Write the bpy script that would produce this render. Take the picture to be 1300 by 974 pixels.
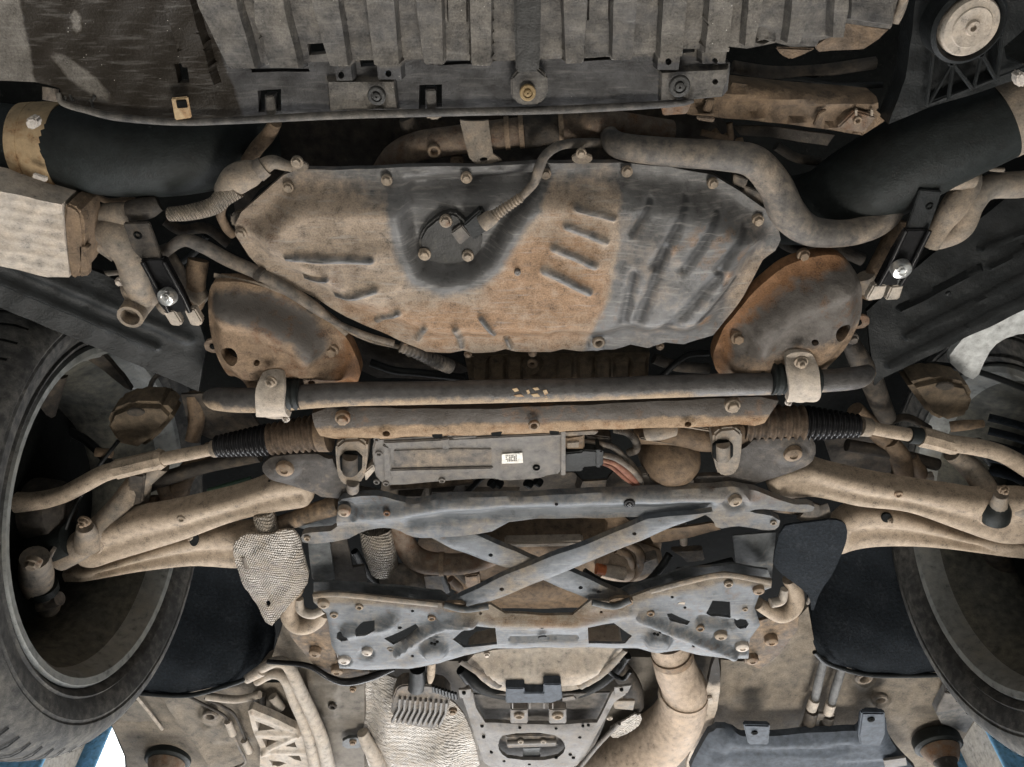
import bpy, bmesh, math, random
import numpy as np
from mathutils import Vector, Matrix
from mathutils.geometry import delaunay_2d_cdt

random.seed(4)
for _o in list(bpy.data.objects):
    bpy.data.objects.remove(_o)
SC = bpy.context.scene
COL = SC.collection

# ------------------------------------------------------------------ camera
F, CX, CY = 976.0, 650.0, 487.0          # focal length and centre in photo pixels
PITCH = math.radians(52)                 # looking up and rearwards under the front of the car
CAM = Vector((0, 0, 1.0))
cd = bpy.data.cameras.new('camera')
cam = bpy.data.objects.new('camera', cd)
COL.objects.link(cam)
cam.location = CAM
cam.rotation_euler = (math.radians(90) + PITCH, 0, 0)
cd.sensor_width = 36
cd.lens = 36 * F / 1300
cd.clip_start = 0.02
cd.clip_end = 200
SC.camera = cam

# ------------------------------------------------------------------ world, door daylight and added fill lamps
W = bpy.data.worlds.new('World')
SC.world = W
W.use_nodes = True
bg = W.node_tree.nodes['Background']
bg.inputs[0].default_value = (0.9, 0.97, 1.0, 1)
bg.inputs[1].default_value = 0.165


def lamp(name, loc, target, sx, sy, power, color):
    l = bpy.data.lights.new(name, 'AREA')
    l.shape = 'RECTANGLE'
    l.size, l.size_y = sx, sy
    l.energy = power
    l.color = color
    o = bpy.data.objects.new(name, l)
    COL.objects.link(o)
    o.location = loc
    o.rotation_euler = (Vector(target) - Vector(loc)).to_track_quat('-Z', 'Y').to_euler()
    return o


lamp('door_daylight', (0.4, 4.6, 0.45), (0, 0.9, 1.85), 4.6, 1.7, 175, (0.98, 0.98, 1.0))
lamp('fill_lamp', (0.35, 1.75, -0.4), (0.05, 0.95, 1.8), 0.9, 0.7, 39, (1.0, 0.94, 0.86))  # added low lamp, fills the underside from near the floor
lamp('fill_lamp', (-0.5, -1.6, 0.1), (0.0, 0.4, 1.8), 1.8, 1.2, 10.5, (1.0, 0.95, 0.88))  # added fill from ahead of the car, lights the front faces
lamp('wall_fill_lamp', (0, 4.6, 6.2), (0, 7.2, 4.6), 6.0, 1.2, 900, (0.97, 0.99, 1.0))  # added lamp aimed at the back wall to turn it white

SC.view_settings.view_transform = 'Standard'
SC.view_settings.look = 'None'
SC.view_settings.exposure = 0.3
SC.view_settings.gamma = 1.0
SC.view_settings.use_curve_mapping = False

SC.cycles.max_bounces = 3
SC.cycles.diffuse_bounces = 3
SC.cycles.use_light_tree = False
SC.cycles.glossy_bounces = 2
SC.cycles.use_denoising = True

# ------------------------------------------------------------------ placing
_fw = Vector((0, math.cos(PITCH), math.sin(PITCH)))
_dn = Vector((0, math.sin(PITCH), -math.cos(PITCH)))


def P(px, py, z):
    """point at height z above the eye, on the sight line of photo pixel (px, py)"""
    d = _fw + Vector((1, 0, 0)) * ((px - CX) / F) + _dn * ((py - CY) / F)
    return CAM + d * (z / d.z)


def PA(x, y, z):
    dx = (x - CX) / F
    dn = (y - CY) / F
    dy = math.cos(PITCH) + dn * math.sin(PITCH)
    dz = math.sin(PITCH) - dn * math.cos(PITCH)
    t = z / dz
    return np.stack([dx * t, dy * t, CAM.z + z], 1)


def MPP(px, py, z):
    """metres per photo pixel at that point"""
    return z / (math.sin(PITCH) - (py - CY) / F * math.cos(PITCH)) / F


# ------------------------------------------------------------------ objects
WL = {}


def props(o, label=None, cat=None, group=None, kind=None):
    if label: o['label'] = label
    if cat: o['category'] = cat
    if group: o['group'] = group
    if kind: o['kind'] = kind
    return o


def place(o, loc, parent):
    loc = Vector(loc)
    COL.objects.link(o)
    if parent is not None:
        o.parent = parent
        o.location = loc - WL[parent.name]
    else:
        o.location = loc
    WL[o.name] = loc
    return o


CAR = bpy.data.objects.new('car', None)
place(CAR, (0, 0.9, 1.48), None)
props(CAR, 'dusty car raised on a lift, seen from below with its suspension and engine pan', 'car')


def mk(name, verts, faces, mat, parent='car', sharp=38, stain=None, label=None, flat=False):
    v = np.asarray(verts, dtype=float)
    c = (v.min(0) + v.max(0)) / 2
    me = bpy.data.meshes.new(name)
    me.from_pydata((v - c).tolist(), [], [tuple(f) for f in faces])
    me.validate()
    me.update()
    bm = bmesh.new()
    bm.from_mesh(me)
    bmesh.ops.recalc_face_normals(bm, faces=bm.faces)
    bm.to_mesh(me)
    bm.free()
    if flat:
        me.shade_flat()
    else:
        me.shade_smooth()
        me.set_sharp_from_angle(angle=math.radians(sharp))
    if stain is not None and len(me.vertices) == len(v):
        at = me.attributes.new('st', 'FLOAT_COLOR', 'POINT')
        s = np.ones((len(v), 4))
        s[:, :3] = stain
        at.data.foreach_set('color', s.ravel())
    me.materials.append(mat)
    o = bpy.data.objects.new(name, me)
    place(o, c, CAR if isinstance(parent, str) else parent)
    if label: o['label'] = label
    return o


# ------------------------------------------------------------------ 2-D tools in photo pixels
def seg_dist(x, y, poly, closed=True):
    p = np.asarray(poly, float)
    q = np.roll(p, -1, 0) if closed else p[1:]
    if not closed: p = p[:-1]
    best = np.full(x.shape, 1e9)
    for (ax, ay), (bx, by) in zip(p, q):
        dx, dy = bx - ax, by - ay
        t = np.clip(((x - ax) * dx + (y - ay) * dy) / (dx * dx + dy * dy + 1e-9), 0, 1)
        best = np.minimum(best, np.hypot(x - ax - t * dx, y - ay - t * dy))
    return best


def inside(x, y, poly):
    r = np.zeros(x.shape, bool)
    n = len(poly)
    for i in range(n):
        ax, ay = poly[i]
        bx, by = poly[(i + 1) % n]
        c = ((ay > y) != (by > y)) & (x < (bx - ax) * (y - ay) / (by - ay + 1e-12) + ax)
        r ^= c
    return r


def ss(t):
    t = np.clip(t, 0, 1)
    return t * t * (3 - 2 * t)


def chaikin(p, n=1, closed=True):
    for _ in range(n):
        q = []
        m = len(p)
        for i in range(m if closed else m - 1):
            a, b = p[i], p[(i + 1) % m]
            q.append((a[0] * .75 + b[0] * .25, a[1] * .75 + b[1] * .25))
            q.append((a[0] * .25 + b[0] * .75, a[1] * .25 + b[1] * .75))
        if not closed: q = [p[0]] + q + [p[-1]]
        p = q
    return p


def resample(p, step):
    out = []
    n = len(p)
    for i in range(n):
        a, b = p[i], p[(i + 1) % n]
        k = max(1, int(math.hypot(b[0] - a[0], b[1] - a[1]) / step + .5))
        for j in range(k):
            out.append((a[0] + (b[0] - a[0]) * j / k, a[1] + (b[1] - a[1]) * j / k))
    return out


def ell(cx, cy, rx, ry, n=14, rot=0):
    c, s = math.cos(rot), math.sin(rot)
    return [(cx + rx * math.cos(a) * c - ry * math.sin(a) * s, cy + rx * math.cos(a) * s + ry * math.sin(a) * c)
            for a in [2 * math.pi * i / n for i in range(n)]]


def rect(x0, y0, x1, y1):
    return [(x0, y0), (x1, y0), (x1, y1), (x0, y1)]


# height features, metres towards the viewer below
def rib(x1, y1, x2, y2, w, h):
    def f(x, y):
        return h * ss(1.25 - seg_dist(x, y, [(x1, y1), (x2, y2)], False) / w)
    an = math.atan2(y2 - y1, x2 - x1)
    f.rings = []
    for k in (.3, .75, 1.25):
        f.rings.append([(x2 + w * k * math.cos(an + q), y2 + w * k * math.sin(an + q)) for q in (-1.57, -.78, 0, .78, 1.57)] +
                       [(x1 - w * k * math.cos(an + q), y1 - w * k * math.sin(an + q)) for q in (-1.57, -.78, 0, .78, 1.57)])
    return f


def path_rib(pts, w, h):
    pts = chaikin(pts, 2, False)
    return lambda x, y: h * ss(1.25 - seg_dist(x, y, pts, False) / w)


def dome(cx, cy, rx, ry, h, e=1.0):
    def f(x, y):
        r = np.hypot((x - cx) / rx, (y - cy) / ry)
        return h * ss((1 - r) / e)
    f.rings = [ell(cx, cy, rx * k, ry * k, 18) for k in (.35, .6, .85, 1.0)]
    return f


def pad(poly, h, w=3):
    cx = sum(p[0] for p in poly) / len(poly)
    cy = sum(p[1] for p in poly) / len(poly)

    def f(x, y):
        d = seg_dist(x, y, poly)
        return h * ss(np.where(inside(x, y, poly), d, -d) / w)
    n = len(poly)
    off = []
    for i in range(n):           # inner ring at distance w
        a, b, c = Vector(poly[i - 1]), Vector(poly[i]), Vector(poly[(i + 1) % n])
        n1 = Vector(((b - a).y, -(b - a).x)).normalized()
        n2 = Vector(((c - b).y, -(c - b).x)).normalized()
        m = (n1 + n2)
        if m.length < .3: m = n1
        m = m.normalized() * (w / max(.5, m.normalized().dot(n1)))
        if (b + m - Vector((cx, cy))).length > (b - m - Vector((cx, cy))).length: m = -m
        off.append(tuple(b + m))
    f.rings = [poly, off]
    return f


def flange(poly, w0, w1, h):
    """flat rim w0 wide, then rises h over w1"""
    def f(x, y):
        return h * ss((seg_dist(x, y, poly) - w0) / w1)
    return f


def lin(y0, z0, y1, z1):
    return lambda x, y: z0 + (z1 - z0) * (y - y0) / (y1 - y0)


def bil(x0, x1, y0, y1, z00, z10, z01, z11):
    def f(x, y):
        u, v = (x - x0) / (x1 - x0), (y - y0) / (y1 - y0)
        return z00 * (1 - u) * (1 - v) + z10 * u * (1 - v) + z01 * (1 - u) * v + z11 * u * v
    return f


def sheet(name, outline, z, mat, parent='car', holes=(), step=7, feats=(), thick=.004, rnd=0, stain=None, label=None, sharp=50, wob=0.0006):
    """pressed sheet: outline and holes in photo pixels, laid at height z (number or function), pressed by feats"""
    if rnd: outline = chaikin(outline, rnd)
    rings = [resample(outline, step)] + [resample(h, max(2, step * .6)) for h in holes]
    pts, edges = [], []
    for r in rings:
        b = len(pts)
        pts += r
        edges += [(b + i, b + (i + 1) % len(r)) for i in range(len(r))]
    nb = len(pts)
    o = np.array(outline)
    x0, y0 = o.min(0)
    x1, y1 = o.max(0)
    gx, gy = np.meshgrid(np.arange(x0, x1, step), np.arange(y0, y1, step * .87))
    gx = gx + (np.arange(gx.shape[0]) % 2)[:, None] * step * .5
    gx, gy = gx.ravel(), gy.ravel()
    ok = inside(gx, gy, outline) & (seg_dist(gx, gy, outline) > step * .55)
    for h in holes:
        ok &= ~inside(gx, gy, h) & (seg_dist(gx, gy, h) > step * .5)
    extra = []
    for f in feats:
        for r in getattr(f, 'rings', ()):
            r = resample(r, max(2.5, step * .6))
            e = np.array(r)
            k = inside(e[:, 0], e[:, 1], outline) & (seg_dist(e[:, 0], e[:, 1], outline) > 1.2)
            for h in holes:
                k &= ~inside(e[:, 0], e[:, 1], h) & (seg_dist(e[:, 0], e[:, 1], h) > 1.2)
            if k.all():
                b = len(pts)
                pts += r
                edges += [(b + i, b + (i + 1) % len(r)) for i in range(len(r))]
                near = seg_dist(gx, gy, r) < step * .3
                ok &= ~near
            else:
                extra += [q for q, g in zip(r, k) if g]
    if extra:
        pts += extra
    pts += list(zip(gx[ok].tolist(), gy[ok].tolist()))
    r = delaunay_2d_cdt([Vector(p) for p in pts], edges, [], 0, 1e-3)
    V = np.array([tuple(v) for v in r[0]])
    T = np.array([tuple(t) for t in r[2] if len(t) == 3])
    c = V[T].mean(1)
    keep = inside(c[:, 0], c[:, 1], outline)
    for h in holes:
        keep &= ~inside(c[:, 0], c[:, 1], h)
    T = T[keep]
    X, Y = V[:, 0], V[:, 1]
    zz = z(X, Y) if callable(z) else np.full(X.shape, float(z))
    W3 = PA(X, Y, zz)
    for f in feats:
        W3[:, 2] -= f(X, Y)
    if wob:
        W3[:, 2] += wob * (np.sin(X * .11 + Y * .07) + np.sin(X * .05 - Y * .13 + 2))
    cnt = {}
    for t in T:
        for i in range(3):
            a, b = int(t[i]), int(t[(i + 1) % 3])
            cnt[(a, b)] = cnt.get((a, b), 0) + 1
    bd = [(a, b) for (a, b) in cnt if (b, a) not in cnt]
    faces = [tuple(int(i) for i in t) for t in T]
    vv = W3.tolist()
    st = stain(X, Y) if stain else None
    sl = None
    if st is not None:
        st = np.stack([np.broadcast_to(np.asarray(s, float), X.shape) for s in st], 1)
        sl = st.tolist()
    up = {}
    for a, b in bd:
        for q in (a, b):
            if q not in up:
                up[q] = len(vv)
                vv.append([vv[q][0], vv[q][1], vv[q][2] + thick])
                if sl: sl.append(sl[q])
        faces.append((b, a, up[a], up[b]))
    used = sorted({i for f in faces for i in f})
    mp = {u: i for i, u in enumerate(used)}
    vv = [vv[u] for u in used]
    if sl: sl = [sl[u] for u in used]
    faces = [tuple(mp[i] for i in f) for f in faces]
    return mk(name, vv, faces, mat, parent, sharp, np.array(sl) if sl else None, label)


def prism(name, poly, z, thick, mat, parent='car', bevel=.0015, label=None, rnd=0, taper=0.0):
    """solid block: pixel outline at height z (number, list per corner or function), going up by thick"""
    if rnd: poly = chaikin(poly, rnd)
    n = len(poly)
    bm = bmesh.new()
    zs = [z[i] if isinstance(z, (list, tuple)) else (z(poly[i][0], poly[i][1]) if callable(z) else z) for i in range(n)]
    lo = [P(x, y, zs[i]) for i, (x, y) in enumerate(poly)]
    c = sum(lo, Vector()) / n
    a = [bm.verts.new(p) for p in lo]
    b = [bm.verts.new(Vector((c.x + (p.x - c.x) * (1 + taper), c.y + (p.y - c.y) * (1 + taper), p.z + thick))) for p in lo]
    bm.faces.new(a)
    bm.faces.new(b[::-1])
    for i in range(n):
        bm.faces.new((a[i], b[i], b[(i + 1) % n], a[(i + 1) % n]))
    bmesh.ops.recalc_face_normals(bm, faces=bm.faces)
    if bevel:
        bmesh.ops.bevel(bm, geom=list(bm.edges), offset=bevel, segments=2, affect='EDGES', clamp_overlap=True)
    bmesh.ops.triangulate(bm, faces=[f for f in bm.faces if len(f.verts) > 4])
    bm.verts.index_update()
    v = [tuple(q.co) for q in bm.verts]
    f = [[q.index for q in g.verts] for g in bm.faces]
    bm.free()
    return mk(name, v, f, mat, parent, 35, None, label)


def spline(pts, sub):
    """Catmull-Rom through rows of numbers"""
    p = [np.array(q, float) for q in pts]
    p = [2 * p[0] - p[1]] + p + [2 * p[-1] - p[-2]]
    out = []
    for i in range(1, len(p) - 2):
        for k in range(sub):
            t = k / sub
            a, b, c, d = p[i - 1], p[i], p[i + 1], p[i + 2]
            out.append(.5 * (2 * b + (c - a) * t + (2 * a - 5 * b + 4 * c - d) * t * t + (3 * b - a - 3 * c + d) * t ** 3))
    out.append(p[-2])
    return out


def tube(name, pts, mat, parent='car', seg=16, sub=8, prof=None, stain=None, label=None, hollow=0, flatz=1.0, sharp=50, straight=False):
    """swept tube; pts rows are (px, py, z, radius in px)"""
    rows = []
    for (x, y, z, r) in pts:
        q = P(x, y, z)
        rows.append((q.x, q.y, q.z, r * MPP(x, y, z)))
    if straight:
        rs = []
        for a, b in zip(rows, rows[1:]):
            for k in range(sub):
                rs.append(np.array(a) + (np.array(b) - np.array(a)) * k / sub)
        rs.append(np.array(rows[-1]))
    else:
        rs = spline(rows, sub)
    n = len(rs)
    verts, faces, st = [], [], []
    up = Vector((0, 0, 1))
    for i, r in enumerate(rs):
        a = Vector(rs[max(0, i - 1)][:3])
        b = Vector(rs[min(n - 1, i + 1)][:3])
        t = (b - a).normalized()
        if i == 0:
            u = t.cross(up if abs(t.z) < .9 else Vector((1, 0, 0))).normalized()
        else:
            u = (u - t * u.dot(t)).normalized()
        w = t.cross(u)
        rad = r[3] * (prof(i / (n - 1)) if prof else 1)
        for k in range(seg):
            an = 2 * math.pi * k / seg
            q = Vector(r[:3]) + u * (math.cos(an) * rad) + w * (math.sin(an) * rad * flatz)
            verts.append(tuple(q))
            if stain:
                nn = (u * math.cos(an) + w * math.sin(an))
                st.append(stain(i / (n - 1), nn, q))
    for i in range(n - 1):
        for k in range(seg):
            faces.append((i * seg + k, i * seg + (k + 1) % seg, (i + 1) * seg + (k + 1) % seg, (i + 1) * seg + k))
    for (base, row) in ((0, 0), ((n - 1) * seg, n - 1)):
        if hollow:
            b = len(verts)
            ce = Vector(rs[row][:3])
            nx = Vector(rs[1][:3]) - ce if row == 0 else Vector(rs[-2][:3]) - ce
            nx.normalize()
            for k in range(seg):
                q = ce + (Vector(verts[base + k]) - ce) * hollow
                verts.append(tuple(q))
                if st: st.append(st[base + k])
            for k in range(seg):
                q = Vector(verts[b + k]) + nx * rs[row][3] * 1.6
                verts.append(tuple(q))
                if st: st.append(st[base + k])
            for k in range(seg):
                k2 = (k + 1) % seg
                faces.append((base + k, base + k2, b + k2, b + k))
                faces.append((b + k, b + k2, b + seg + k2, b + seg + k))
            faces.append([b + seg + k for k in range(seg)])
        else:
            faces.append([base + k for k in range(seg)])
    return mk(name, verts, faces, mat, parent, sharp, np.array(st) if st else None, label)


def beam(name, A, B, z, depth, mat, parent='car', thick=.025, groove=0.0, nc=16, sub=5, label=None, stain=None, e=2.6):
    """smooth forged bar between two edge lines given in photo pixels; bulges down by depth"""
    A, B = spline(A, sub), spline(B, sub)
    n = len(A)
    verts, faces, st = [], [], []
    for i in range(n):
        for k in range(nc + 1):
            t = k / nc
            x, y = A[i] * (1 - t) + B[i] * t
            s = 2 * t - 1
            zz = z(x, y) if callable(z) else z
            q = P(x, y, zz)
            en = min(1, min(i, n - 1 - i) / 3)
            q.z -= depth * math.sqrt(max(0, 1 - abs(s) ** e)) * (.35 + .65 * en) - groove * math.exp(-(s / .3) ** 2) * ss(np.float64(en)) * (1 if 4 < i < n - 5 else 0)
            verts.append(tuple(q))
            if stain: st.append(stain(i / (n - 1), s))
        for t in (1, 0):
            x, y = A[i] if t == 0 else B[i]
            q = P(x, y, z(x, y) if callable(z) else z)
            q.z += thick
            verts.append(tuple(q))
            if stain: st.append(stain(i / (n - 1), 1 if t else -1))
    m = nc + 3
    for i in range(n - 1):
        for k in range(m):
            k2 = (k + 1) % m
            faces.append((i * m + k, i * m + k2, (i + 1) * m + k2, (i + 1) * m + k))
    faces.append([k for k in range(m)])
    faces.append([(n - 1) * m + k for k in range(m)])
    return mk(name, verts, faces, mat, parent, 55, np.array(st) if st else None, label)


def lathe(name, centre, axis, prof, mat, parent='car', seg=24, label=None, sharp=35, cap=False):
    """prof rows (radius m, along axis m)"""
    ax = Vector(axis).normalized()
    u = ax.orthogonal().normalized()
    w = ax.cross(u)
    c = Vector(centre)
    verts, faces = [], []
    m = len(prof)
    for k in range(seg):
        an = 2 * math.pi * k / seg
        d = u * math.cos(an) + w * math.sin(an)
        for (r, h) in prof:
            verts.append(tuple(c + d * r + ax * h))
    for k in range(seg):
        k2 = (k + 1) % seg
        for i in range(m - 1):
            faces.append((k * m + i, k * m + i + 1, k2 * m + i + 1, k2 * m + i))
    for i in (0, m - 1):
        if cap and prof[i][0] > 1e-5:
            faces.append([k * m + i for k in range(seg)])
    if prof[0][0] <= 1e-5 or prof[-1][0] <= 1e-5:
        bm = bmesh.new()
        bv = [bm.verts.new(v) for v in verts]
        for f in faces:
            try: bm.faces.new([bv[i] for i in f])
            except ValueError: pass
        bmesh.ops.remove_doubles(bm, verts=bm.verts, dist=1e-6)
        bm.verts.index_update()
        verts = [tuple(v.co) for v in bm.verts]
        faces = [[v.index for v in f.verts] for f in bm.faces]
        bm.free()
    return mk(name, verts, faces, mat, parent, sharp, None, label)


# bolts share one mesh per kind and material
_bolt = {}


def bolt_mesh(kind, mat):
    key = (kind, mat.name)
    if key in _bolt: return _bolt[key]
    bm = bmesh.new()
    def ring(r, h, n, rot=0):
        return [bm.verts.new((r * math.cos(2 * math.pi * i / n + rot), r * math.sin(2 * math.pi * i / n + rot), h)) for i in range(n)]
    def join(a, b):
        n = len(a)
        for i in range(n): bm.faces.new((a[i], a[(i + 1) % n], b[(i + 1) % n], b[i]))
    n = 18
    if kind == 'hex':          # flanged hexagon head
        r = [ring(1.0, .5, n), ring(1.0, -.16, n), ring(.9, -.26, n)]
        for a, b in zip(r, r[1:]): join(a, b)
        bm.faces.new(r[-1])
        h = [ring(.72, -.2, 6), ring(.72, -.72, 6), ring(.62, -.82, 6)]
        for a, b in zip(h, h[1:]): join(a, b)
        bm.faces.new(h[-1])
    elif kind == 'round':      # domed head with a socket
        pr = [(1.0, .5), (1.0, -.2), (.92, -.42), (.7, -.55), (.42, -.6), (.36, -.4)]
        r = [ring(a, h, n) for a, h in pr]
        for a, b in zip(r, r[1:]): join(a, b)
        bm.faces.new(r[-1])
    elif kind == 'clip':       # plastic push clip: wide washer, raised centre with a cross
        pr = [(1.0, .4), (1.0, -.06), (.9, -.14), (.62, -.16), (.56, .02), (.46, .02), (.42, -.22), (.3, -.28), (.12, -.28), (.08, -.1)]
        r = [ring(a, h, n) for a, h in pr]
        for a, b in zip(r, r[1:]): join(a, b)
        bm.faces.new(r[-1])
    elif kind == 'nut':        # nut on a stud
        r = [ring(1.0, .3, n), ring(1.0, -.1, n)]
        join(*r); bm.faces.new(r[-1])
        h = [ring(.78, -.05, 6), ring(.78, -.6, 6), ring(.66, -.7, 6)]
        for a, b in zip(h, h[1:]): join(a, b)
        bm.faces.new(h[-1])
        s = [ring(.36, -.6, 10), ring(.36, -1.15, 10), ring(.28, -1.25, 10)]
        for a, b in zip(s, s[1:]): join(a, b)
        bm.faces.new(s[-1])
    elif kind == 'eyelet':     # pressed ring round a hole
        pr = [(1.0, .3), (1.0, -.1), (.85, -.3), (.62, -.3), (.5, -.1), (.46, .6)]
        r = [ring(a, h, n) for a, h in pr]
        for a, b in zip(r, r[1:]): join(a, b)
        bm.faces.new(r[-1])
    bmesh.ops.recalc_face_normals(bm, faces=bm.faces)
    me = bpy.data.meshes.new('bolt_' + kind)
    bm.to_mesh(me)
    bm.free()
    me.shade_smooth()
    me.set_sharp_from_angle(angle=math.radians(32))
    me.materials.append(mat)
    _bolt[key] = me
    return me


def bolt(px, py, z, r, mat, parent='car', kind='hex', tilt=(0, 0), name='bolt', label=None, axis=None):
    o = bpy.data.objects.new(name, bolt_mesh(kind, mat))
    s = r * MPP(px, py, z) * random.uniform(.8, .98)
    place(o, P(px, py, z), CAR if isinstance(parent, str) else parent)
    o.scale = (s, s, s)
    if axis is not None:
        o.rotation_euler = (-Vector(axis)).to_track_quat('Z', 'Y').to_euler()
    else:
        o.rotation_euler = (tilt[0] + random.uniform(-.08, .08), tilt[1] + random.uniform(-.08, .08), random.random() * 3)
    if label: o['label'] = label
    return o


# ------------------------------------------------------------------ materials
TAN = (.34, .262, .19)
PALE = (.42, .345, .265)
BROWN = (.23, .145, .078)
RUST = (.34, .135, .04)


def M(name, base, dust=TAN, d=.4, rust=RUST, r=-1.0, rough=.6, metal=0.0, bump=.35, scale=1.0, wave=None, dmin=.1, droug=.92, chips=0.0, dist=.0015, spec=.2, oil=(.022, .022, .022), scratch=0.0, speck=.5):
    m = bpy.data.materials.new(name)
    m.use_nodes = True
    nt = m.node_tree
    N, L = nt.nodes, nt.links
    bs = N['Principled BSDF']
    def nd(t, **k):
        n = N.new(t)
        for a, b in k.items(): setattr(n, a, b)
        return n
    def inp(n, **k):
        for a, b in k.items():
            s = n.inputs[a.replace('_', ' ')]
            if isinstance(b, (int, float, tuple)): s.default_value = b
            else: L.new(b, s)
        return n
    def math_(op, a, b):
        n = nd('ShaderNodeMath', operation=op)
        for i, q in enumerate((a, b)):
            if isinstance(q, (int, float)): n.inputs[i].default_value = q
            else: L.new(q, n.inputs[i])
        return n.outputs[0]
    def mixc(f, a, b):
        n = nd('ShaderNodeMix', data_type='RGBA')
        for s, q in ((n.inputs[0], f), (n.inputs[6], a), (n.inputs[7], b)):
            if isinstance(q, (int, float)): s.default_value = q
            elif isinstance(q, tuple): s.default_value = (*q, 1) if len(q) == 3 else q
            else: L.new(q, s)
        return n.outputs[2]
    def mr(v, a, b, c=0.0, e=1.0):
        n = nd('ShaderNodeMapRange')
        inp(n, From_Min=a, From_Max=b, To_Min=c, To_Max=e)
        L.new(v, n.inputs[0])
        return n.outputs[0]
    def noise(s, det=5, off=0.0, ro=.6):
        n = nd('ShaderNodeTexNoise')
        inp(n, Scale=s * scale, Detail=float(det), Roughness=ro)
        if off:
            v = nd('ShaderNodeVectorMath', operation='ADD')
            L.new(pos, v.inputs[0])
            v.inputs[1].default_value = (off, off * 1.7, -off)
            L.new(v.outputs[0], n.inputs['Vector'])
        else:
            L.new(pos, n.inputs['Vector'])
        return n.outputs[0]
    pos = nd('ShaderNodeNewGeometry').outputs['Position']
    at = nd('ShaderNodeAttribute', attribute_name='st')
    sep = nd('ShaderNodeSeparateColor')
    L.new(at.outputs['Color'], sep.inputs[0])
    A, B, C = noise(13, 4), noise(75, 4, 3.1), noise(520, 2, 7.7)
    AB = math_('ADD', math_('MULTIPLY', A, .55), math_('MULTIPLY', B, .45))
    dm = math_('ADD', AB, sep.outputs[0])
    dm = mr(math_('ADD', dm, d - .5), .38, .64, dmin, 1.0)
    vb = mr(B, .25, .75, .6, 1.4)
    vc = mr(math_('ADD', math_('MULTIPLY', B, .5), math_('MULTIPLY', C, .5)), .32, .68, .55, 1.4)
    def scalec(col, v):
        n = nd('ShaderNodeVectorMath', operation='SCALE')
        if isinstance(col, tuple): n.inputs[0].default_value = col
        else: L.new(col, n.inputs[0])
        L.new(v, n.inputs['Scale'])
        return n.outputs[0]
    col = mixc(math_('MULTIPLY', dm, .92), scalec(base, vb), scalec(dust, vc))
    D = math_('SUBTRACT', 1.03, AB)
    rm = mr(math_('ADD', math_('ADD', D, sep.outputs[1]), r), .44, .62)
    col = mixc(math_('MULTIPLY', rm, .8), col, scalec(rust, vc))
    E = B
    km = mr(math_('ADD', E, math_('SUBTRACT', sep.outputs[2], 1.0)), -.25, .25)
    col = mixc(math_('MULTIPLY', km, .94), col, oil)
    if speck:      # small dark spatters of grime
        sm = mr(math_('ADD', math_('MULTIPLY', B, .55), math_('MULTIPLY', C, .45)), .42, .33)
        col = mixc(math_('MULTIPLY', sm, speck), col, (.035, .032, .03))
    if scratch:    # fine pale scrapes
        for rot in (.5, -.9):
            mp = nd('ShaderNodeMapping')
            mp.inputs['Rotation'].default_value = (0, 0, rot)
            mp.inputs['Scale'].default_value = (26, 240, 26)
            L.new(pos, mp.inputs[0])
            ns = nd('ShaderNodeTexNoise')
            inp(ns, Scale=1.0, Detail=3.0, Roughness=.6)
            L.new(mp.outputs[0], ns.inputs['Vector'])
            col = mixc(math_('MULTIPLY', mr(ns.outputs[0], .57, .70), scratch), col, (.36, .345, .32))
    if chips:
        vo = nd('ShaderNodeTexVoronoi')
        inp(vo, Scale=170.0 * scale, Vector=pos)
        ch = mr(math_('SUBTRACT', vo.outputs['Distance'], math_('MULTIPLY', mr(A, .45, .7), chips)), .0, -.05)
        col = mixc(math_('MULTIPLY', ch, .7), col, (.5, .47, .42))
    L.new(col, bs.inputs['Base Color'])
    L.new(mr(dm, 0, 1, rough, droug), bs.inputs['Roughness'])
    bs.inputs['Metallic'].default_value = metal
    if metal:
        L.new(mr(dm, 0, .7, metal, 0), bs.inputs['Metallic'])
    bs.inputs['Specular IOR Level'].default_value = spec
    h = math_('ADD', math_('MULTIPLY', B, 1.0), math_('MULTIPLY', C, .45))
    bp = nd('ShaderNodeBump')
    bp.inputs['Strength'].default_value = bump
    bp.inputs['Distance'].default_value = dist * 2
    if wave:
        for sc, rot, st in wave:
            wv = nd('ShaderNodeTexWave', wave_type='BANDS', bands_direction='X')
            mp = nd('ShaderNodeMapping')
            mp.inputs['Rotation'].default_value = rot
            L.new(pos, mp.inputs[0])
            L.new(mp.outputs[0], wv.inputs['Vector'])
            inp(wv, Scale=sc, Distortion=3.0, Detail=2.0)
            h = math_('ADD', h, math_('MULTIPLY', wv.outputs['Fac'], st))
    L.new(h, bp.inputs['Height'])
    L.new(bp.outputs[0], bs.inputs['Normal'])
    return m


m_tray = M('tray_plastic', (.05, .05, .052), dust=(.125, .114, .099), d=.52, rough=.5, bump=.4, chips=.12, oil=(.016, .012, .0075), scratch=.10)
m_traydk = M('tray_black', (.03, .032, .033), dust=(.17, .145, .115), d=.30, rough=.4, chips=.06)
m_black = M('black_plastic', (.015, .017, .018), dust=(.06, .058, .052), d=.24, rough=.45, dmin=.04, spec=.2)
m_rubber = M('rubber_hose', (.013, .016, .016), dust=(.05, .05, .044), d=.22, rough=.55, dmin=.05, spec=.2)
m_deep = M('deep_shade_black', (.005, .006, .006), dust=(.014, .013, .011), d=.35, rough=.8, spec=.08)  # near-black colour standing in for shade deep in the bay and in holes
m_felt = M('felt_liner', (.014, .018, .023), dust=(.036, .04, .044), d=.34, rough=.95, bump=.9, scale=2.5, dmin=.05, spec=.15)
m_cast = M('dusty_cast_aluminium', (.19, .178, .16), dust=(.25, .20, .15), d=.54, rough=.5)
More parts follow.
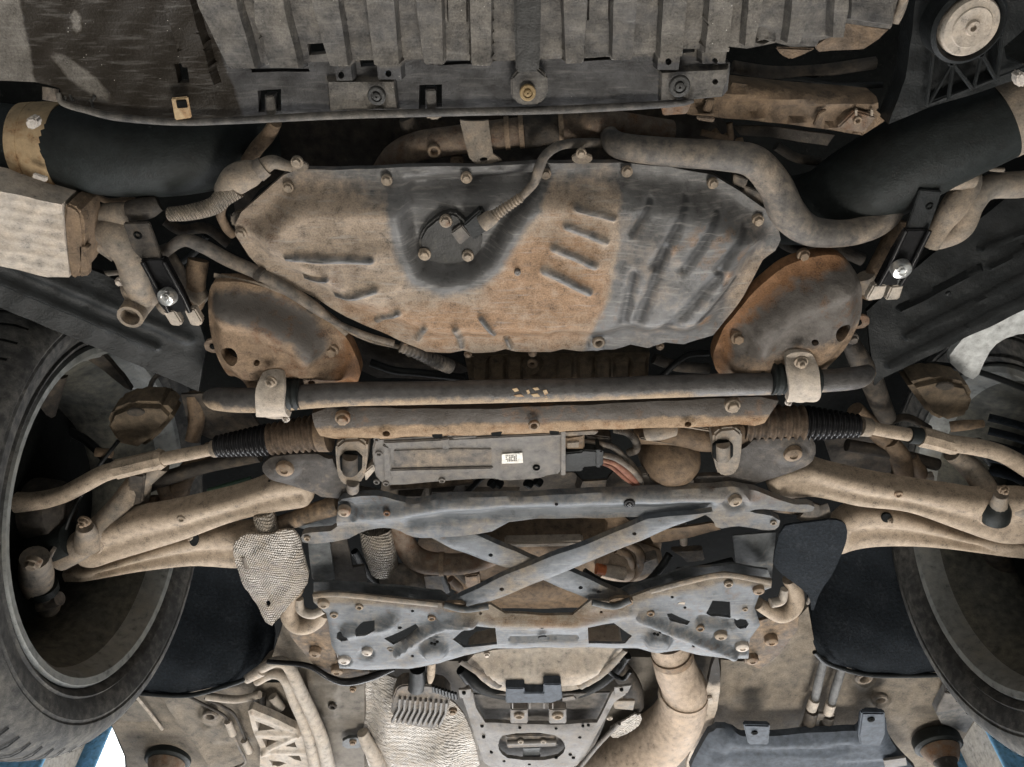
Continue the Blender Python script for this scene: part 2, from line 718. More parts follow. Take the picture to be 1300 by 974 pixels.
m_arm = M('dusty_arm', (.27, .225, .18), dust=(.355, .285, .215), d=.62, rough=.5, droug=.75, bump=.25, dmin=.5)
m_pan = M('sump_sheet', (.10, .105, .11), dust=(.31, .245, .185), d=.46, rough=.42, bump=.3, dmin=.1, rust=(.315, .195, .115), r=-.13, scratch=.35, oil=(.035, .036, .038), spec=.35)
m_rust = M('rusty_steel', (.10, .095, .09), dust=(.25, .175, .115), d=.46, r=-.06, rough=.6, bump=.5, rust=(.27, .135, .06))
m_frame = M('subframe_steel', (.06, .056, .052), dust=(.275, .195, .125), d=.48, r=-.15, rough=.55, bump=.6, rust=(.25, .135, .065))
m_framedk = M('subframe_dark', (.05, .047, .045), dust=(.2, .16, .12), d=.36, rough=.5, bump=.5)
m_bar = M('bar_steel', (.06, .062, .066), dust=(.30, .225, .15), d=.38, rough=.34, bump=.5, chips=.05, spec=.45)
m_blue = M('bluegrey_paint', (.088, .104, .122), dust=(.205, .17, .13), d=.36, rough=.42, bump=.15, rust=(.19, .12, .07), r=-.15, dmin=.1, scratch=.2, spec=.25)
m_bluedk = M('bluegrey_dark', (.075, .088, .098), dust=(.26, .20, .14), d=.32, rough=.5)
m_alu = M('grey_aluminium', (.15, .143, .135), dust=(.18, .155, .13), d=.42, rough=.46, bump=.2)
m_alutan = M('tan_aluminium', (.40, .365, .32), dust=(.40, .335, .27), d=.5, rough=.6)
m_shield = M('embossed_heat_shield', (.42, .385, .34), dust=(.38, .31, .235), d=.42, rough=.36, metal=.45, bump=1.0, dist=.004,
             wave=[(58.0, (0, 0, 1.2), .38), (95.0, (0, 0, -.5), .28)])
m_shield2 = M('corrugated_heat_shield', (.46, .43, .39), dust=(.40, .34, .28), d=.42, rough=.4, metal=.4, bump=1.0, dist=.004,
              wave=[(60.0, (0, 0, .9), .22), (26.0, (0, 0, 1.5), .2)])
m_exh = M('exhaust_steel', (.42, .34, .27), dust=(.43, .34, .26), d=.5, rough=.5, r=-.2, rust=(.30, .19, .12), metal=.3)
m_boltt = M('dusty_bolt', (.25, .215, .175), dust=(.34, .27, .20), d=.5, rough=.5, r=-.16)
m_boltb = M('brown_bolt', (.20, .16, .12), dust=(.28, .20, .135), d=.5, rough=.5, r=-.14)
m_boltp = M('pale_bolt', (.50, .46, .42), dust=(.46, .38, .30), d=.4, rough=.45)
m_zinc = M('zinc_bolt', (.80, .80, .78), dust=(.5, .47, .42), d=.15, rough=.28, metal=.85, bump=.1, dmin=0)
m_brass = M('brassy_screw', (.27, .19, .09), dust=(.2, .15, .09), d=.45, rough=.45, metal=.2)
m_boot = M('boot_rubber', (.015, .015, .016), dust=(.1, .08, .06), d=.12, rough=.24, bump=.05, dmin=.0)
m_bootb = M('boot_dusty', (.04, .034, .028), dust=(.13, .095, .068), d=.6, rough=.7)
m_ty = M('tyre_rubber', (.04, .041, .042), dust=(.125, .118, .105), d=.42, rough=.75, bump=.4)
m_rim = M('rim_alloy', (.22, .23, .225), dust=(.16, .15, .125), d=.42, rough=.4, metal=.2)
m_rimdk = M('rim_barrel', (.07, .072, .067), dust=(.125, .118, .092), d=.45, rough=.6)
m_floor = M('floorpan_paint', (.135, .125, .11), dust=(.195, .165, .13), d=.45, rough=.5, bump=.15, scale=.6, dmin=.3, speck=.3)
m_grey = M('grey_underseal', (.13, .135, .14), dust=(.25, .225, .19), d=.35, rough=.55, bump=.25)
m_cover = M('slate_plastic', (.062, .074, .092), dust=(.11, .118, .125), d=.3, rough=.55, bump=.15, spec=.1)
m_white = M('white_panel', (.62, .64, .64), dust=(.40, .40, .38), d=.28, rough=.4)
m_label = M('label_white', (.75, .73, .68), dust=(.6, .55, .45), d=.15, rough=.6, bump=0)
m_ink = M('label_ink', (.06, .055, .05), d=.1, rough=.7, bump=0)
m_red = M('red_wire', (.24, .075, .055), dust=(.26, .16, .11), d=.5, rough=.5)
m_orange = M('orange_connector', (.55, .16, .06), dust=(.4, .25, .15), d=.35, rough=.5)
m_browncav = M('brown_casting', (.13, .1, .075), dust=(.20, .14, .09), d=.5, rough=.7, bump=.6)
m_dkcav = M('dark_casting', (.05, .046, .042), dust=(.11, .085, .06), d=.4, rough=.75, bump=.6, spec=.2)
m_browncav2 = M('brown_shell', (.085, .068, .05), dust=(.14, .105, .07), d=.5, rough=.7, bump=.4)
m_grn = M('green_plate', (.03, .07, .045), dust=(.06, .08, .055), d=.4, rough=.6)
m_hosegrey = M('grey_hose', (.11, .105, .10), dust=(.25, .20, .15), d=.45, rough=.6)
m_gold = M('tan_band', (.40, .30, .18), dust=(.33, .235, .14), d=.45, r=-.1, rough=.5)
m_sleeve = M('woven_sleeve', (.30, .265, .225), dust=(.34, .27, .2), d=.5, rough=.85, bump=1.0, wave=[(95.0, (.6, .3, .5), 1.6)])
m_postblue = M('blue_lift_paint', (.20, .44, .68), dust=(.28, .45, .6), d=.3, rough=.35, bump=.05)
m_postgrey = M('grey_lift_channel', (.36, .34, .31), dust=(.4, .36, .3), d=.4, rough=.5)
m_wall = M('workshop_wall', (.82, .83, .83), dust=(.72, .72, .7), d=.3, rough=.8, bump=.05)
m_conc = M('workshop_floor', (.42, .40, .37), dust=(.34, .32, .29), d=.5, rough=.7, scale=.3)

# ================================================================== the workshop
def slab(name, x0, x1, y0, y1, z0, z1, mat):
    v = [(x, y, z) for x in (x0, x1) for y in (y0, y1) for z in (z0, z1)]
    f = [(0, 1, 3, 2), (4, 6, 7, 5), (0, 4, 5, 1), (2, 3, 7, 6), (0, 2, 6, 4), (1, 5, 7, 3)]
    o = mk(name, v, f, mat, None, flat=True)
    o['kind'] = 'structure'
    return o


slab('floor', -7, 7, -6, 7.2, -.75, -.6, m_conc)
slab('wall_back', -7, 7, 7.2, 7.35, -.6, 9.0, m_wall)


def lift_post(x, s, label):
    e = bpy.data.objects.new('lift_post', None)
    place(e, (x, 2.35, -.6), None)
    props(e, label, 'car lift', 'posts of the two-post car lift')
    def bar(name, x0, x1, y0, y1, z0, z1, mat):
        v = [(a, b, c) for a in (x0, x1) for b in (y0, y1) for c in (z0, z1)]
        f = [(0, 1, 3, 2), (4, 6, 7, 5), (0, 4, 5, 1), (2, 3, 7, 6), (0, 2, 6, 4), (1, 5, 7, 3)]
        o = mk(name, v, f, mat, e, flat=True)
        b = o.modifiers.new('b', 'BEVEL'); b.width = .006; b.segments = 2
        return o
    # C-shaped column: two cheeks and a web, grey sliding carriage rail between them
    bar('cheek', x - .10, x + .10, 2.20, 2.215, -.6, 4.2, m_postblue)
    bar('cheek', x - .10, x + .10, 2.485, 2.50, -.6, 4.2, m_postblue)
    bar('web', x + s * .085, x + s * .10, 2.215, 2.485, -.6, 4.2, m_postblue)
    bar('carriage_rail', x - s * .06, x + s * .085, 2.245, 2.455, -.6, 3.9, m_postgrey)
    bar('base_plate', x - .22, x + .22, 2.12, 2.58, -.6, -.58, m_postblue)
    return e


# ================================================================== car body closing off everything above, the bay's shade put into its colour
sheet('engine_bay_shade', [(-700, -500), (2000, -500), (2000, 560), (1500, 770), (1262, 838), (1246, 868), (1215, 960), (1200, 1060), (165, 1060), (158, 960), (128, 890), (-200, 800), (-700, 560)],
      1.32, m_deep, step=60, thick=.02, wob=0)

# inner wing / under-wing strips beside the wheels
sheet('wing_liner', [(-120, 250), (110, 340), (250, 400), (262, 440), (252, 497), (139, 449), (0, 391), (-120, 345)], bil(0, 250, 300, 490, .83, .92, .77, .86), m_black,
      feats=[rib(-60, 300, 240, 430, 9, .006), rib(-60, 330, 200, 440, 5, .005)], step=10, thick=.006)
sheet('wing_liner', [(1420, 190), (1300, 235), (1175, 330), (1100, 395), (1110, 490), (1122, 480), (1210, 437), (1300, 394), (1420, 330)], bil(1100, 1300, 300, 490, .92, .90, .86, .84), m_black,
      feats=[rib(1142, 392, 1243, 340, 4, .010), rib(1150, 425, 1310, 342, 7, .012), rib(1128, 462, 1320, 365, 6, .010), rib(1245, 315, 1330, 280, 5, .010), rib(1255, 338, 1330, 300, 5, .01)], step=8, thick=.006)
for (bx, by) in ((1204, 373), (1229, 418)):
    bolt(bx, by, .868, 4, m_black, kind='round')
sheet('wing_edge', [(1202, 457), (1216, 437), (1235, 420), (1300, 390), (1380, 360), (1380, 420), (1300, 422), (1270, 432), (1252, 452), (1240, 484), (1222, 476)], .93, m_white, step=7, thick=.01, rnd=1)
sheet('wing_edge', [(-60, 560), (0, 470), (40, 432), (75, 415), (110, 432), (150, 470), (172, 505), (120, 460), (85, 447), (45, 470), (10, 540), (-60, 640)], .97, m_dkcav, step=7, thick=.01, rnd=1)
tube('splash_seal', [(1170, 462, .97, 4), (1215, 466, .96, 4), (1260, 478, .95, 4), (1330, 505, .95, 5)], m_black, seg=8)
tube('brake_hose', [(188, 506, .95, 3), (193, 485, .95, 3), (205, 474, .96, 3), (230, 470, .97, 3)], m_hosegrey, seg=8)

# ================================================================== wheels
def wheel(s, xin, yc, zc, label):
    c = Vector((s * xin, yc, 1 + zc))
    e = bpy.data.objects.new('wheel', None)
    place(e, c, CAR)
    e['label'] = label
    ax = (s, 0, 0)
    def prof_wave():
        # tyre section: inner bead, sidewall, shoulder, tread with grooves, outer sidewall
        p = [(.252, .004), (.262, -.004), (.268, -.016), (.274, -.020), (.277, -.017), (.29, -.024), (.305, -.028), (.309, -.0265), (.312, -.0285), (.325, -.026), (.340, -.014), (.349, -.002), (.355, .012)]
        for g in (.045, .092, .140, .187):
            p += [(.358, g - .007), (.350, g - .005), (.350, g + .005), (.358, g + .007)]
        p += [(.355, .222), (.345, .242), (.32, .258), (.29, .254), (.262, .238), (.252, .23)]
        return p
    lathe('tyre', c, ax, prof_wave(), m_ty, e, seg=96, sharp=30)
    # tread sipes across the shoulder
    v, f = [], []
    for k in range(72):
        a = 2 * math.pi * k / 72
        for j, (r, h, da) in enumerate(((.3415, -.0135, 0), (.3515, -.001, .012), (.3565, .012, .022), (.3590, .034, .034))):
            for q in (-.5, .5):
                an = a + da + q * .011
                v.append(tuple(c + Vector((s * h, math.cos(an) * (r + .0006), math.sin(an) * (r + .0006)))))
        b = k * 8
        for j in range(3): f.append((b + 2 * j, b + 2 * j + 1, b + 2 * j + 3, b + 2 * j + 2))
    o = mk('tread_sipe', v, f, m_deep, e)
    o['kind'] = 'stuff'
    lathe('rim', c, ax, [(.246, .012), (.258, -.001), (.263, -.010), (.259, -.015), (.249, -.013), (.241, -.003), (.238, .012), (.2345, .022)], m_rim, e, seg=72)
    lathe('rim_barrel', c, ax, [(.2345, .022), (.232, .03), (.216, .06), (.208, .10), (.212, .15), (.221, .19), (.21, .195), (.06, .20), (.0, .20)], m_rimdk, e, seg=72)
    lathe('brake_disc', c, ax, [(.08, .125), (.172, .125), (.174, .13), (.174, .152), (.172, .157), (.07, .157), (.07, .17), (0, .17)], m_dkcav, e, seg=48)
    lathe('splash_plate', c, ax, [(.05, .108), (.10, .104), (.168, .110), (.176, .119), (.168, .121), (.05, .118)], m_deep, e, seg=48)
    lathe('hub', c, ax, [(0, .055), (.03, .058), (.045, .07), (.05, .10), (.05, .11)], m_dkcav, e, seg=32)
    return e


def caliper(pts, lab):
    return tube('brake_caliper', pts, m_dkcav, seg=16, label=lab)


caliper([(70, 470, .98, 16), (48, 510, .97, 24), (30, 560, .95, 26), (20, 600, .94, 18)], 'dark brake caliper inside the left wheel')
caliper([(1262, 700, .92, 14), (1280, 720, .93, 22), (1300, 750, .93, 24), (1330, 770, .93, 16)], 'dark brake caliper inside the right wheel')
wheel(-1, .645, .905, .835, 'left wheel seen from its inner side, grey rim lip and worn tyre')
wheel(1, .79, .945, .835, 'right wheel seen from its inner side, dark tyre shoulder turned to view')

# rear halves of the wheel housings, black felt
def arch(name, ol, zf, feats):
    return sheet(name, ol, zf, m_felt, step=9, thick=.006, feats=feats, rnd=1, wob=.002)


arch('wheel_arch_liner', [(120, 600), (230, 640), (300, 690), (340, 755), (350, 800), (345, 838), (322, 856), (290, 869), (237, 882), (172, 879), (140, 870), (60, 850)],
     lambda x, y: .865 + .16 * ss((885 - y) / 190) + .03 * ss((x - 290) / 60), [path_rib([(285, 700), (292, 770), (280, 860)], 6, .004)])
tube('liner_edge', [(342, 842, .868, 3), (320, 858, .865, 3), (290, 870, .862, 3), (237, 883, .86, 3), (172, 880, .86, 3)], m_black, seg=8)
arch('wheel_arch_liner', [(1024, 745), (1060, 660), (1170, 640), (1340, 640), (1340, 820), (1226, 846), (1199, 855), (1140, 857), (1097, 855), (1052, 842), (1035, 828), (1028, 790)],
     lambda x, y: .865 + .16 * ss((860 - y) / 190) + .03 * ss((1080 - x) / 60), [path_rib([(1088, 690), (1094, 740), (1102, 800)], 6, .006)])
tube('liner_edge', [(1034, 828, .868, 3), (1052, 843, .864, 3), (1097, 856, .862, 3), (1145, 858, .862, 3), (1199, 856, .862, 3), (1226, 847, .862, 3)], m_black, seg=8)

# ================================================================== front undertray
tray_z = lambda x, y: .795 - .020 * ss((70 - y) / 160)
ol = [(-80, -110), (1078, -110), (1070, 0), (1068, 44), (1040, 51), (1036, 59), (1005, 60), (985, 54), (948, 62), (924, 59), (921, 79), (927, 80), (924, 115), (917, 123), (877, 126),
      (850, 131), (800, 136), (600, 143), (440, 147), (300, 154), (225, 157), (150, 150), (110, 140), (80, 131), (76, 112), (44, 104), (0, 103), (-80, 98)]
RB = [  # raised ribs (polygons)
    [(217, -90), (190, -90), (213, 0), (244, 104), (281, 104), (252, 0), (225, -90)],
    [(240, -90), (262, 0), (303, 85), (338, 83), (315, 0), (298, -90)],
    [(326, -90), (332, 20), (352, 82), (392, 83), (372, 0), (360, -90)],
    [(390, -90), (403, 0), (430, 98), (454, 98), (440, 0), (432, -90)],
    [(460, -90), (469, 0), (481, 97), (515, 97), (508, 0), (503, -90)],
    [(527, -90), (530, 0), (540, 76), (568, 76), (566, 0), (562, -90)],
    [(594, -90), (596, 0), (598, 76), (626, 76), (627, 0), (627, -90)],
    [(712, -90), (711, 0), (714, 73), (740, 73), (745, 0), (747, -90)],
    [(775, -90), (772, 0), (771, 71), (800, 69), (806, 0), (808, -90)],
    [(836, -90), (833, 0), (829, 85), (860, 85), (867, 0), (873, -90)],
    [(893, -90), (890, 0), (884, 77), (918, 77), (924, 0), (930, -90)],
    [(944, -90), (938, 0), (934, 50), (950, 52), (960, 0), (966, -90)],
    [(996, -90), (992, 0), (986, 46), (1005, 52), (1020, 0), (1028, -90)],
    [(1047, -90), (1044, 0), (1042, 40), (1060, 40), (1066, 0), (1068, -90)],
]
FT = [pad([(230, -90), (262, 0), (290, 80), (420, 77), (520, 74), (640, 76), (720, 73), (830, 66), (918, 58), (1068, 42), (1074, -90)], .012, 3)]
FT += [pad(q, .017, 2.5) for q in RB]
FT += [pad([(567, -90), (569, 24), (595, 24), (594, -90)], .006, 2), pad([(746, -90), (744, 22), (771, 22), (774, -90)], .006, 2),
       pad([(338, 36), (340, 80), (351, 80), (343, 36)], .007, 2)]
FT += [pad([(415, 98), (419, 140), (508, 138), (503, 98)], .008, 3), pad([(836, 87), (835, 128), (917, 122), (925, 82)], .008, 3)]
FT += [dome(478, 122, 17, 17, -.004, .3), dome(863, 110, 17, 17, -.004, .3), dome(967, 42, 14, 14, -.010, .35)]
HL = [[(221, 81), (245, 79), (248, 105), (226, 106)],
      [(318, 87), (392, 87), (394, 91), (320, 92)], [(545, 78), (622, 77), (622, 81), (560, 83), (545, 82)], [(716, 75), (794, 71), (793, 75), (717, 79)],
      [(456, 72), (478, 72), (479, 84), (458, 85)], [(862, 58), (882, 58), (882, 66), (862, 68)], [(393, 52), (417, 50), (419, 64), (396, 66)],
      [(327, 115), (357, 113), (357, 141), (350, 141), (348, 121), (336, 121), (336, 143), (328, 143)],
      [(532, 108), (561, 107), (561, 136), (554, 136), (553, 114), (540, 114), (540, 138), (532, 138)],
      ell(437, 89, 4, 4.5, 8), ell(496, 87, 4, 4.5, 8), ell(845, 72, 4, 4.5, 8), ell(903, 72, 4, 4.5, 8), ell(906, 101, 4, 4, 8),
      [(220, 127), (238, 126), (241, 137), (222, 138)]]
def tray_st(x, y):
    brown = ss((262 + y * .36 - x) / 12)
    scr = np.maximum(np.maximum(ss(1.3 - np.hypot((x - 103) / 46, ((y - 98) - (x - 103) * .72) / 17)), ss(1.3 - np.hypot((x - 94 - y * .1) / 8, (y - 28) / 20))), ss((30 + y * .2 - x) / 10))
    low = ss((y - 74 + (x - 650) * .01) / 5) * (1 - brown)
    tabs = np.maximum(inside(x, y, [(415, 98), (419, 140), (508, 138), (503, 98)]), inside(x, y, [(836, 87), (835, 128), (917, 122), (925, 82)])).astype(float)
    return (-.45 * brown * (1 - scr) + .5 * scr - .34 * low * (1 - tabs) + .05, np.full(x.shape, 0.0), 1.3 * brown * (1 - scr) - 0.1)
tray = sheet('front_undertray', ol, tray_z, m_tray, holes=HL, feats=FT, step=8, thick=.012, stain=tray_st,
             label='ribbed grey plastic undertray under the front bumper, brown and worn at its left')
tube('lip', [(74, 118, .792, 3), (80, 131, .790, 4), (110, 140, .788, 4.5), (150, 149, .787, 5), (225, 155, .786, 4.5), (300, 153, .786, 4.5), (440, 146, .786, 5), (600, 142, .786, 5), (720, 139, .787, 5), (850, 132, .788, 4.5), (880, 127, .789, 4)], m_tray, tray, seg=10, sub=6)
prism('strap', [(652, -60), (688, -60), (686, 60), (684, 92), (655, 92), (653, 40)], .758, .006, m_traydk, tray, .002)
prism('screw_tab', chaikin([(648, 88), (694, 86), (697, 132), (649, 135)], 1), .776, .010, m_tray, tray, .002)
bolt(670, 118, .772, 11, m_brass, tray, 'clip', name='screw')
bolt(478, 122, .776, 14, m_traydk, tray, 'clip', name='push_clip')
bolt(863, 110, .776, 14, m_traydk, tray, 'clip', name='push_clip')
prism('tongue', [(337, 123), (347, 122), (350, 146), (338, 147)], .79, .006, m_tray, tray, .001)
prism('tongue', [(541, 115), (553, 114), (554, 139), (542, 140)], .79, .006, m_tray, tray, .001)
prism('speed_nut', [(217, 125), (238, 123), (243, 150), (222, 153)], .781, .003, m_gold, tray, .001)
prism('speed_nut_hole', [(223, 128), (236, 127), (238, 137), (225, 138)], .7795, .002, m_deep, tray, .0005)
# web and clips at the left end of the lip
for a, b in (((84, 108), (92, 128)), ((88, 110), (80, 130)), ((112, 112), (118, 136)), ((116, 134), (120, 122))):
    tube('web', [(a[0], a[1], .80, 2), (b[0], b[1], .793, 2)], m_traydk, tray, seg=6, sub=2)
tube('clip_socket', [(64, 112, .80, 9), (64, 128, .795, 9)], m_hosegrey, tray, seg=12, sub=3)

# right end of the bumper: cover block, grey corner and mount
sheet('bumper_side_cover', [(1073, -80), (1150, -80), (1140, 0), (1132, 34), (1130, 37), (1072, 30)], .80, m_tray, step=8, thick=.02, feats=[pad([(1075, -80), (1074, 24), (1130, 32), (1142, -80)], .008, 3)])
sheet('bumper_bracket', [(1036, 58), (1074, 30), (1128, 38), (1116, 50), (1096, 62), (1040, 66)], .82, m_browncav, step=8, thick=.01)
prism('seal_lip', [(985, 60), (1036, 62), (1020, 70), (1004, 76), (992, 70)], .81, .006, m_browncav, tray)
tube('edge_strap', [(1152, -40, .80, 6), (1147, 0, .80, 6), (1141, 18, .80, 6), (1137, 30, .80, 4)], m_cast, seg=10)

# ribbed mount with the round jacking pad
def mount_ribs():
    z0 = .82
    o = sheet('corner_mount', [(1170, -60), (1240, -60), (1310, -60), (1320, 20), (1275, 60), (1278, 75), (1300, 82), (1315, 92), (1260, 112), (1175, 138), (1128, 158), (1150, 100)], bil(1100, 1300, 0, 150, .86, .84, .84, .82), m_black, step=9, thick=.03,
              feats=[pad([(1186, 10), (1270, 10), (1262, 100), (1178, 130)], -.012, 4)], label='black ribbed plastic mount at the top right corner')
    for a, b in (((1186, 62), (1176, 134)), ((1208, 82), (1178, 134)), ((1210, 82), (1204, 126)), ((1211, 82), (1234, 112)), ((1246, 70), (1236, 112)), ((1248, 70), (1264, 100)), ((1273, 40), (1266, 100)), ((1273, 44), (1246, 66)), ((1186, 62), (1208, 76)), ((1208, 78), (1246, 68)), ((1214, 8), (1184, 60)), ((1176, 134), (1300, 86))):
        tube('rib', [(a[0], a[1], .828, 2.6), (b[0], b[1], .822, 2.6)], m_black, o, seg=6, sub=2)
    bolt(1208, 80, .823, 5, m_black, o, 'eyelet', name='socket')
    bolt(1246, 69, .823, 5, m_black, o, 'eyelet', name='socket')
    c = P(1230, 33, .805)
    lathe('pad_cup', c, (0, 0, 1), [(.034, .03), (.0355, .0), (.032, -.004), (.029, .002), (.029, .01)], m_black, o, seg=40)
    k = .0272
    lathe('jacking_pad', c, (0, 0, 1), [(.0, -.006), (.003, -.006), (.003, -.010), (.006, -.010), (.007, -.007), (.018, -.008), (.019, -.0065), (.0255, -.006), (k, -.003), (k, .01)], m_alutan, o, seg=40, label='pale round pad with a small centre dimple')


mount_ribs()

# radiator support beam, brown
rsb = sheet('radiator_support', [(880, 124), (925, 112), (930, 105), (1020, 115), (1112, 122), (1112, 140), (1126, 152), (1095, 172), (1060, 166), (985, 155), (910, 147), (872, 145)], .86, m_browncav, step=7, thick=.03,
             feats=[path_rib([(925, 118), (1020, 126), (1110, 132)], 8, .008), path_rib([(880, 142), (985, 151), (1090, 166)], 4, .008)], holes=[ell(1044, 140, 2.5, 2.5, 8)], label='brown dusty radiator support beam')
prism('nut_plate', [(1062, 163), (1086, 140), (1114, 148), (1098, 170)], .848, .008, m_rust, rsb, .002)
bolt(1089, 153, .846, 6, m_boltb, rsb, 'eyelet', name='nut')
for x in (1087, 1107):
    tube('stud', [(x, 146, .846, 1.7), (x, 139, .84, 1.7)], m_boltt, rsb, seg=6, sub=2)
prism('gusset', [(1040, 144), (1050, 139), (1042, 160), (1033, 160)], .848, .006, m_browncav, rsb, .001)
prism('tab', [(838, 128), (880, 128), (872, 145), (842, 147)], .80, .006, m_rust, rsb, .001)
prism('tab', [(884, 148), (908, 150), (906, 156), (886, 153)], .842, .006, m_rust, rsb, .001)
prism('tab', [(898, 126), (908, 126), (902, 144), (892, 142)], .85, .006, m_browncav, rsb, .001)
sheet('lower_flange', [(930, 160), (975, 160), (1060, 172), (1050, 185), (976, 174), (940, 172)], .88, m_dkcav, rsb, step=8)

# ================================================================== charge air hoses
h = tube('charge_air_hose', [(-90, 172, .90, 44), (0, 178, .88, 45), (50, 184, .87, 47), (110, 190, .87, 55), (190, 192, .88, 57), (260, 185, .90, 55), (330, 165, .95, 48)], m_rubber, seg=40, sub=8, label='large black rubber hose with a tan clamp, top left')
h2 = tube('clamp_sleeve', [(44, 184, .872, 50), (60, 185, .872, 53), (84, 188, .872, 55)], m_gold, h, seg=40, sub=3)
tube('clamp_band', [(32, 182, .872, 49), (48, 184, .872, 52)], m_gold, h, seg=40, sub=3)
prism('clamp_housing', chaikin([(31, 150), (46, 149), (48, 164), (33, 166)], 1), .80, .012, m_boltp, h, .002)
prism('clamp_tail', [(42, 220), (60, 226), (58, 232), (40, 226)], .805, .004, m_boltp, h, .001)
h = tube('charge_air_hose', [(985, 270, .98, 40), (1045, 262, .93, 48), (1090, 240, .90, 56), (1150, 206, .88, 58), (1210, 178, .87, 55), (1275, 150, .87, 52), (1360, 110, .88, 50)], m_rubber, seg=40, sub=8, label='large black rubber hose curving up to the right edge')
tube('clamp_sleeve', [(1268, 152, .87, 53.5), (1290, 141, .87, 54), (1312, 130, .87, 54)], m_cast, h, seg=40, sub=3)
tube('clamp_band', [(1292, 140, .87, 56), (1304, 134, .87, 56)], m_gold, h, seg=40, sub=2)
prism('clamp_housing', chaikin([(1290, 96), (1302, 90), (1306, 108), (1294, 114)], 1), .80, .014, m_boltp, h, .002)

# finned cooler at the left edge
cool = sheet('oil_cooler', [(-120, 215), (0, 243), (78, 260), (88, 352), (60, 352), (0, 338), (-120, 310)], lambda x, y: .79 + .0002 * (x - 40), m_alutan, step=5, thick=.05,
             feats=[rib(-60, 240 + k * 13, 84, 268 + k * 12.4, 3.5, .0008) for k in range(7)], label='tan finned cooler block at the left edge')
prism('end_tank', chaikin([(78, 258), (96, 262), (106, 276), (107, 332), (102, 354), (86, 354)], 1), .80, .05, m_browncav, cool, .003)
prism('lug', [(100, 312), (112, 314), (112, 350), (102, 352)], .80, .01, m_browncav, cool, .001)

# ================================================================== bumper arm ends with black hook brackets
def tb(name, pts, mat, parent, **k):
    return tube(name, pts, mat, parent, **k)


L = tube('crash_arm', [(130, 275, .86, 12), (135, 288, .85, 20), (150, 300, .845, 24), (165, 325, .84, 20), (172, 352, .84, 18), (180, 380, .85, 16)], m_cast, seg=20, label='tan cast arm end on the left')
tb('socket', [(126, 274, .852, 14), (150, 272, .85, 15), (168, 272, .85, 14)], m_cast, L, seg=18)
tb('rubber_bush', [(166, 268, .846, 13), (186, 264, .845, 14), (202, 258, .85, 10)], m_dkcav, L, seg=18)
tb('pipe_collar', [(92, 292, .86, 13), (112, 292, .858, 15)], m_cast, L, seg=18, sub=3)
tb('collar_ring', [(109, 293, .857, 17), (114, 295, .856, 17)], m_rust, L, seg=18, sub=2)
tb('pipe', [(112, 296, .858, 13), (130, 308, .85, 13), (150, 322, .85, 13)], m_cast, L, seg=16)
tb('nozzle', [(165, 403, .82, 16), (172, 392, .84, 16), (184, 374, .86, 18)], m_cast, L, seg=20, hollow=.74, straight=True)
tb('nozzle_body', [(158, 372, .845, 12), (175, 368, .85, 18), (196, 378, .86, 14)], m_cast, L, seg=16)
tb('wing_arm', [(205, 390, .86, 11), (240, 372, .865, 16), (258, 385, .86, 12)], m_cast, L, seg=16)
tb('rod', [(252, 330, .88, 13), (248, 355, .87, 13), (246, 384, .86, 13), (238, 388, .855, 10)], m_browncav, L, seg=16)
tb('web', [(205, 312, .87, 8), (224, 345, .865, 11), (238, 385, .86, 10)], m_hosegrey, L, seg=14)
tb('link', [(100, 350, .87, 4), (130, 348, .87, 4), (152, 346, .86, 3)], m_cast, L, seg=8)
bolt(152, 358, .84, 6, m_boltp, L)
prism('hanger_plate', [(156, 284), (188, 283), (206, 331), (182, 332), (168, 318)], .822, .006, m_dkcav, L, .001)
bolt(175, 299, .8215, 5.5, m_deep, L, 'eyelet', name='slot')
prism('black_channel', [(178, 330), (209, 329), (231, 370), (243, 396), (212, 398), (202, 388)], .818, .010, m_boot, L, .0015)
for q in (0, 27): tb('channel_flange', [(181 + q, 333, .814, 3.2), (206 + q, 378, .814, 3.2), (214 + q, 396, .814, 3.2)], m_boot, L, seg=8, straight=True, sub=2)
prism('tine', [(206, 396), (221, 394), (231, 410), (229, 415), (217, 414)], .816, .012, m_alutan, L, .002)
prism('tine', [(233, 394), (247, 392), (257, 409), (254, 415), (242, 414)], .816, .012, m_alutan, L, .002)
bolt(212, 377, .806, 13, m_zinc, L, 'round', label='shiny zinc bolt head', tilt=(.15, .2))
bolt(212, 377, .800, 7, m_zinc, L, 'hex', name='bolt_head', tilt=(.15, .2))

R = tube('crash_arm', [(1235, 222, .87, 11), (1228, 236, .86, 16), (1212, 262, .85, 17), (1196, 285, .85, 13), (1180, 312, .85, 12)], m_cast, seg=20, label='tan cast arm end on the right')
tb('socket', [(1194, 232, .852, 12), (1212, 228, .85, 13), (1232, 228, .855, 13)], m_cast, R, seg=18)
tb('rubber_bush', [(1168, 226, .86, 14), (1184, 230, .855, 15), (1194, 231, .852, 12)], m_dkcav, R, seg=18)
tb('pipe', [(1360, 225, .90, 17), (1300, 234, .88, 17), (1255, 238, .87, 16), (1232, 258, .862, 17), (1218, 288, .858, 17), (1196, 302, .858, 14), (1178, 306, .86, 11)], m_cast, R, seg=18)
tb('wing_arm', [(1142, 280, .88, 12), (1128, 320, .87, 15), (1112, 350, .865, 14), (1098, 378, .86, 9)], m_browncav, R, seg=16)
tb('lug', [(1098, 350, .86, 12), (1104, 368, .858, 12)], m_cast, R, seg=14)
prism('hanger_plate', [(1168, 241), (1196, 243), (1190, 262), (1178, 296), (1150, 294)], .822, .006, m_black, R, .001)
bolt(1180, 262, .8215, 6, m_deep, R, 'eyelet', name='slot')
prism('black_channel', [(1151, 292), (1181, 292), (1166, 332), (1150, 364), (1112, 362), (1134, 320)], .818, .010, m_boot, R, .0015)
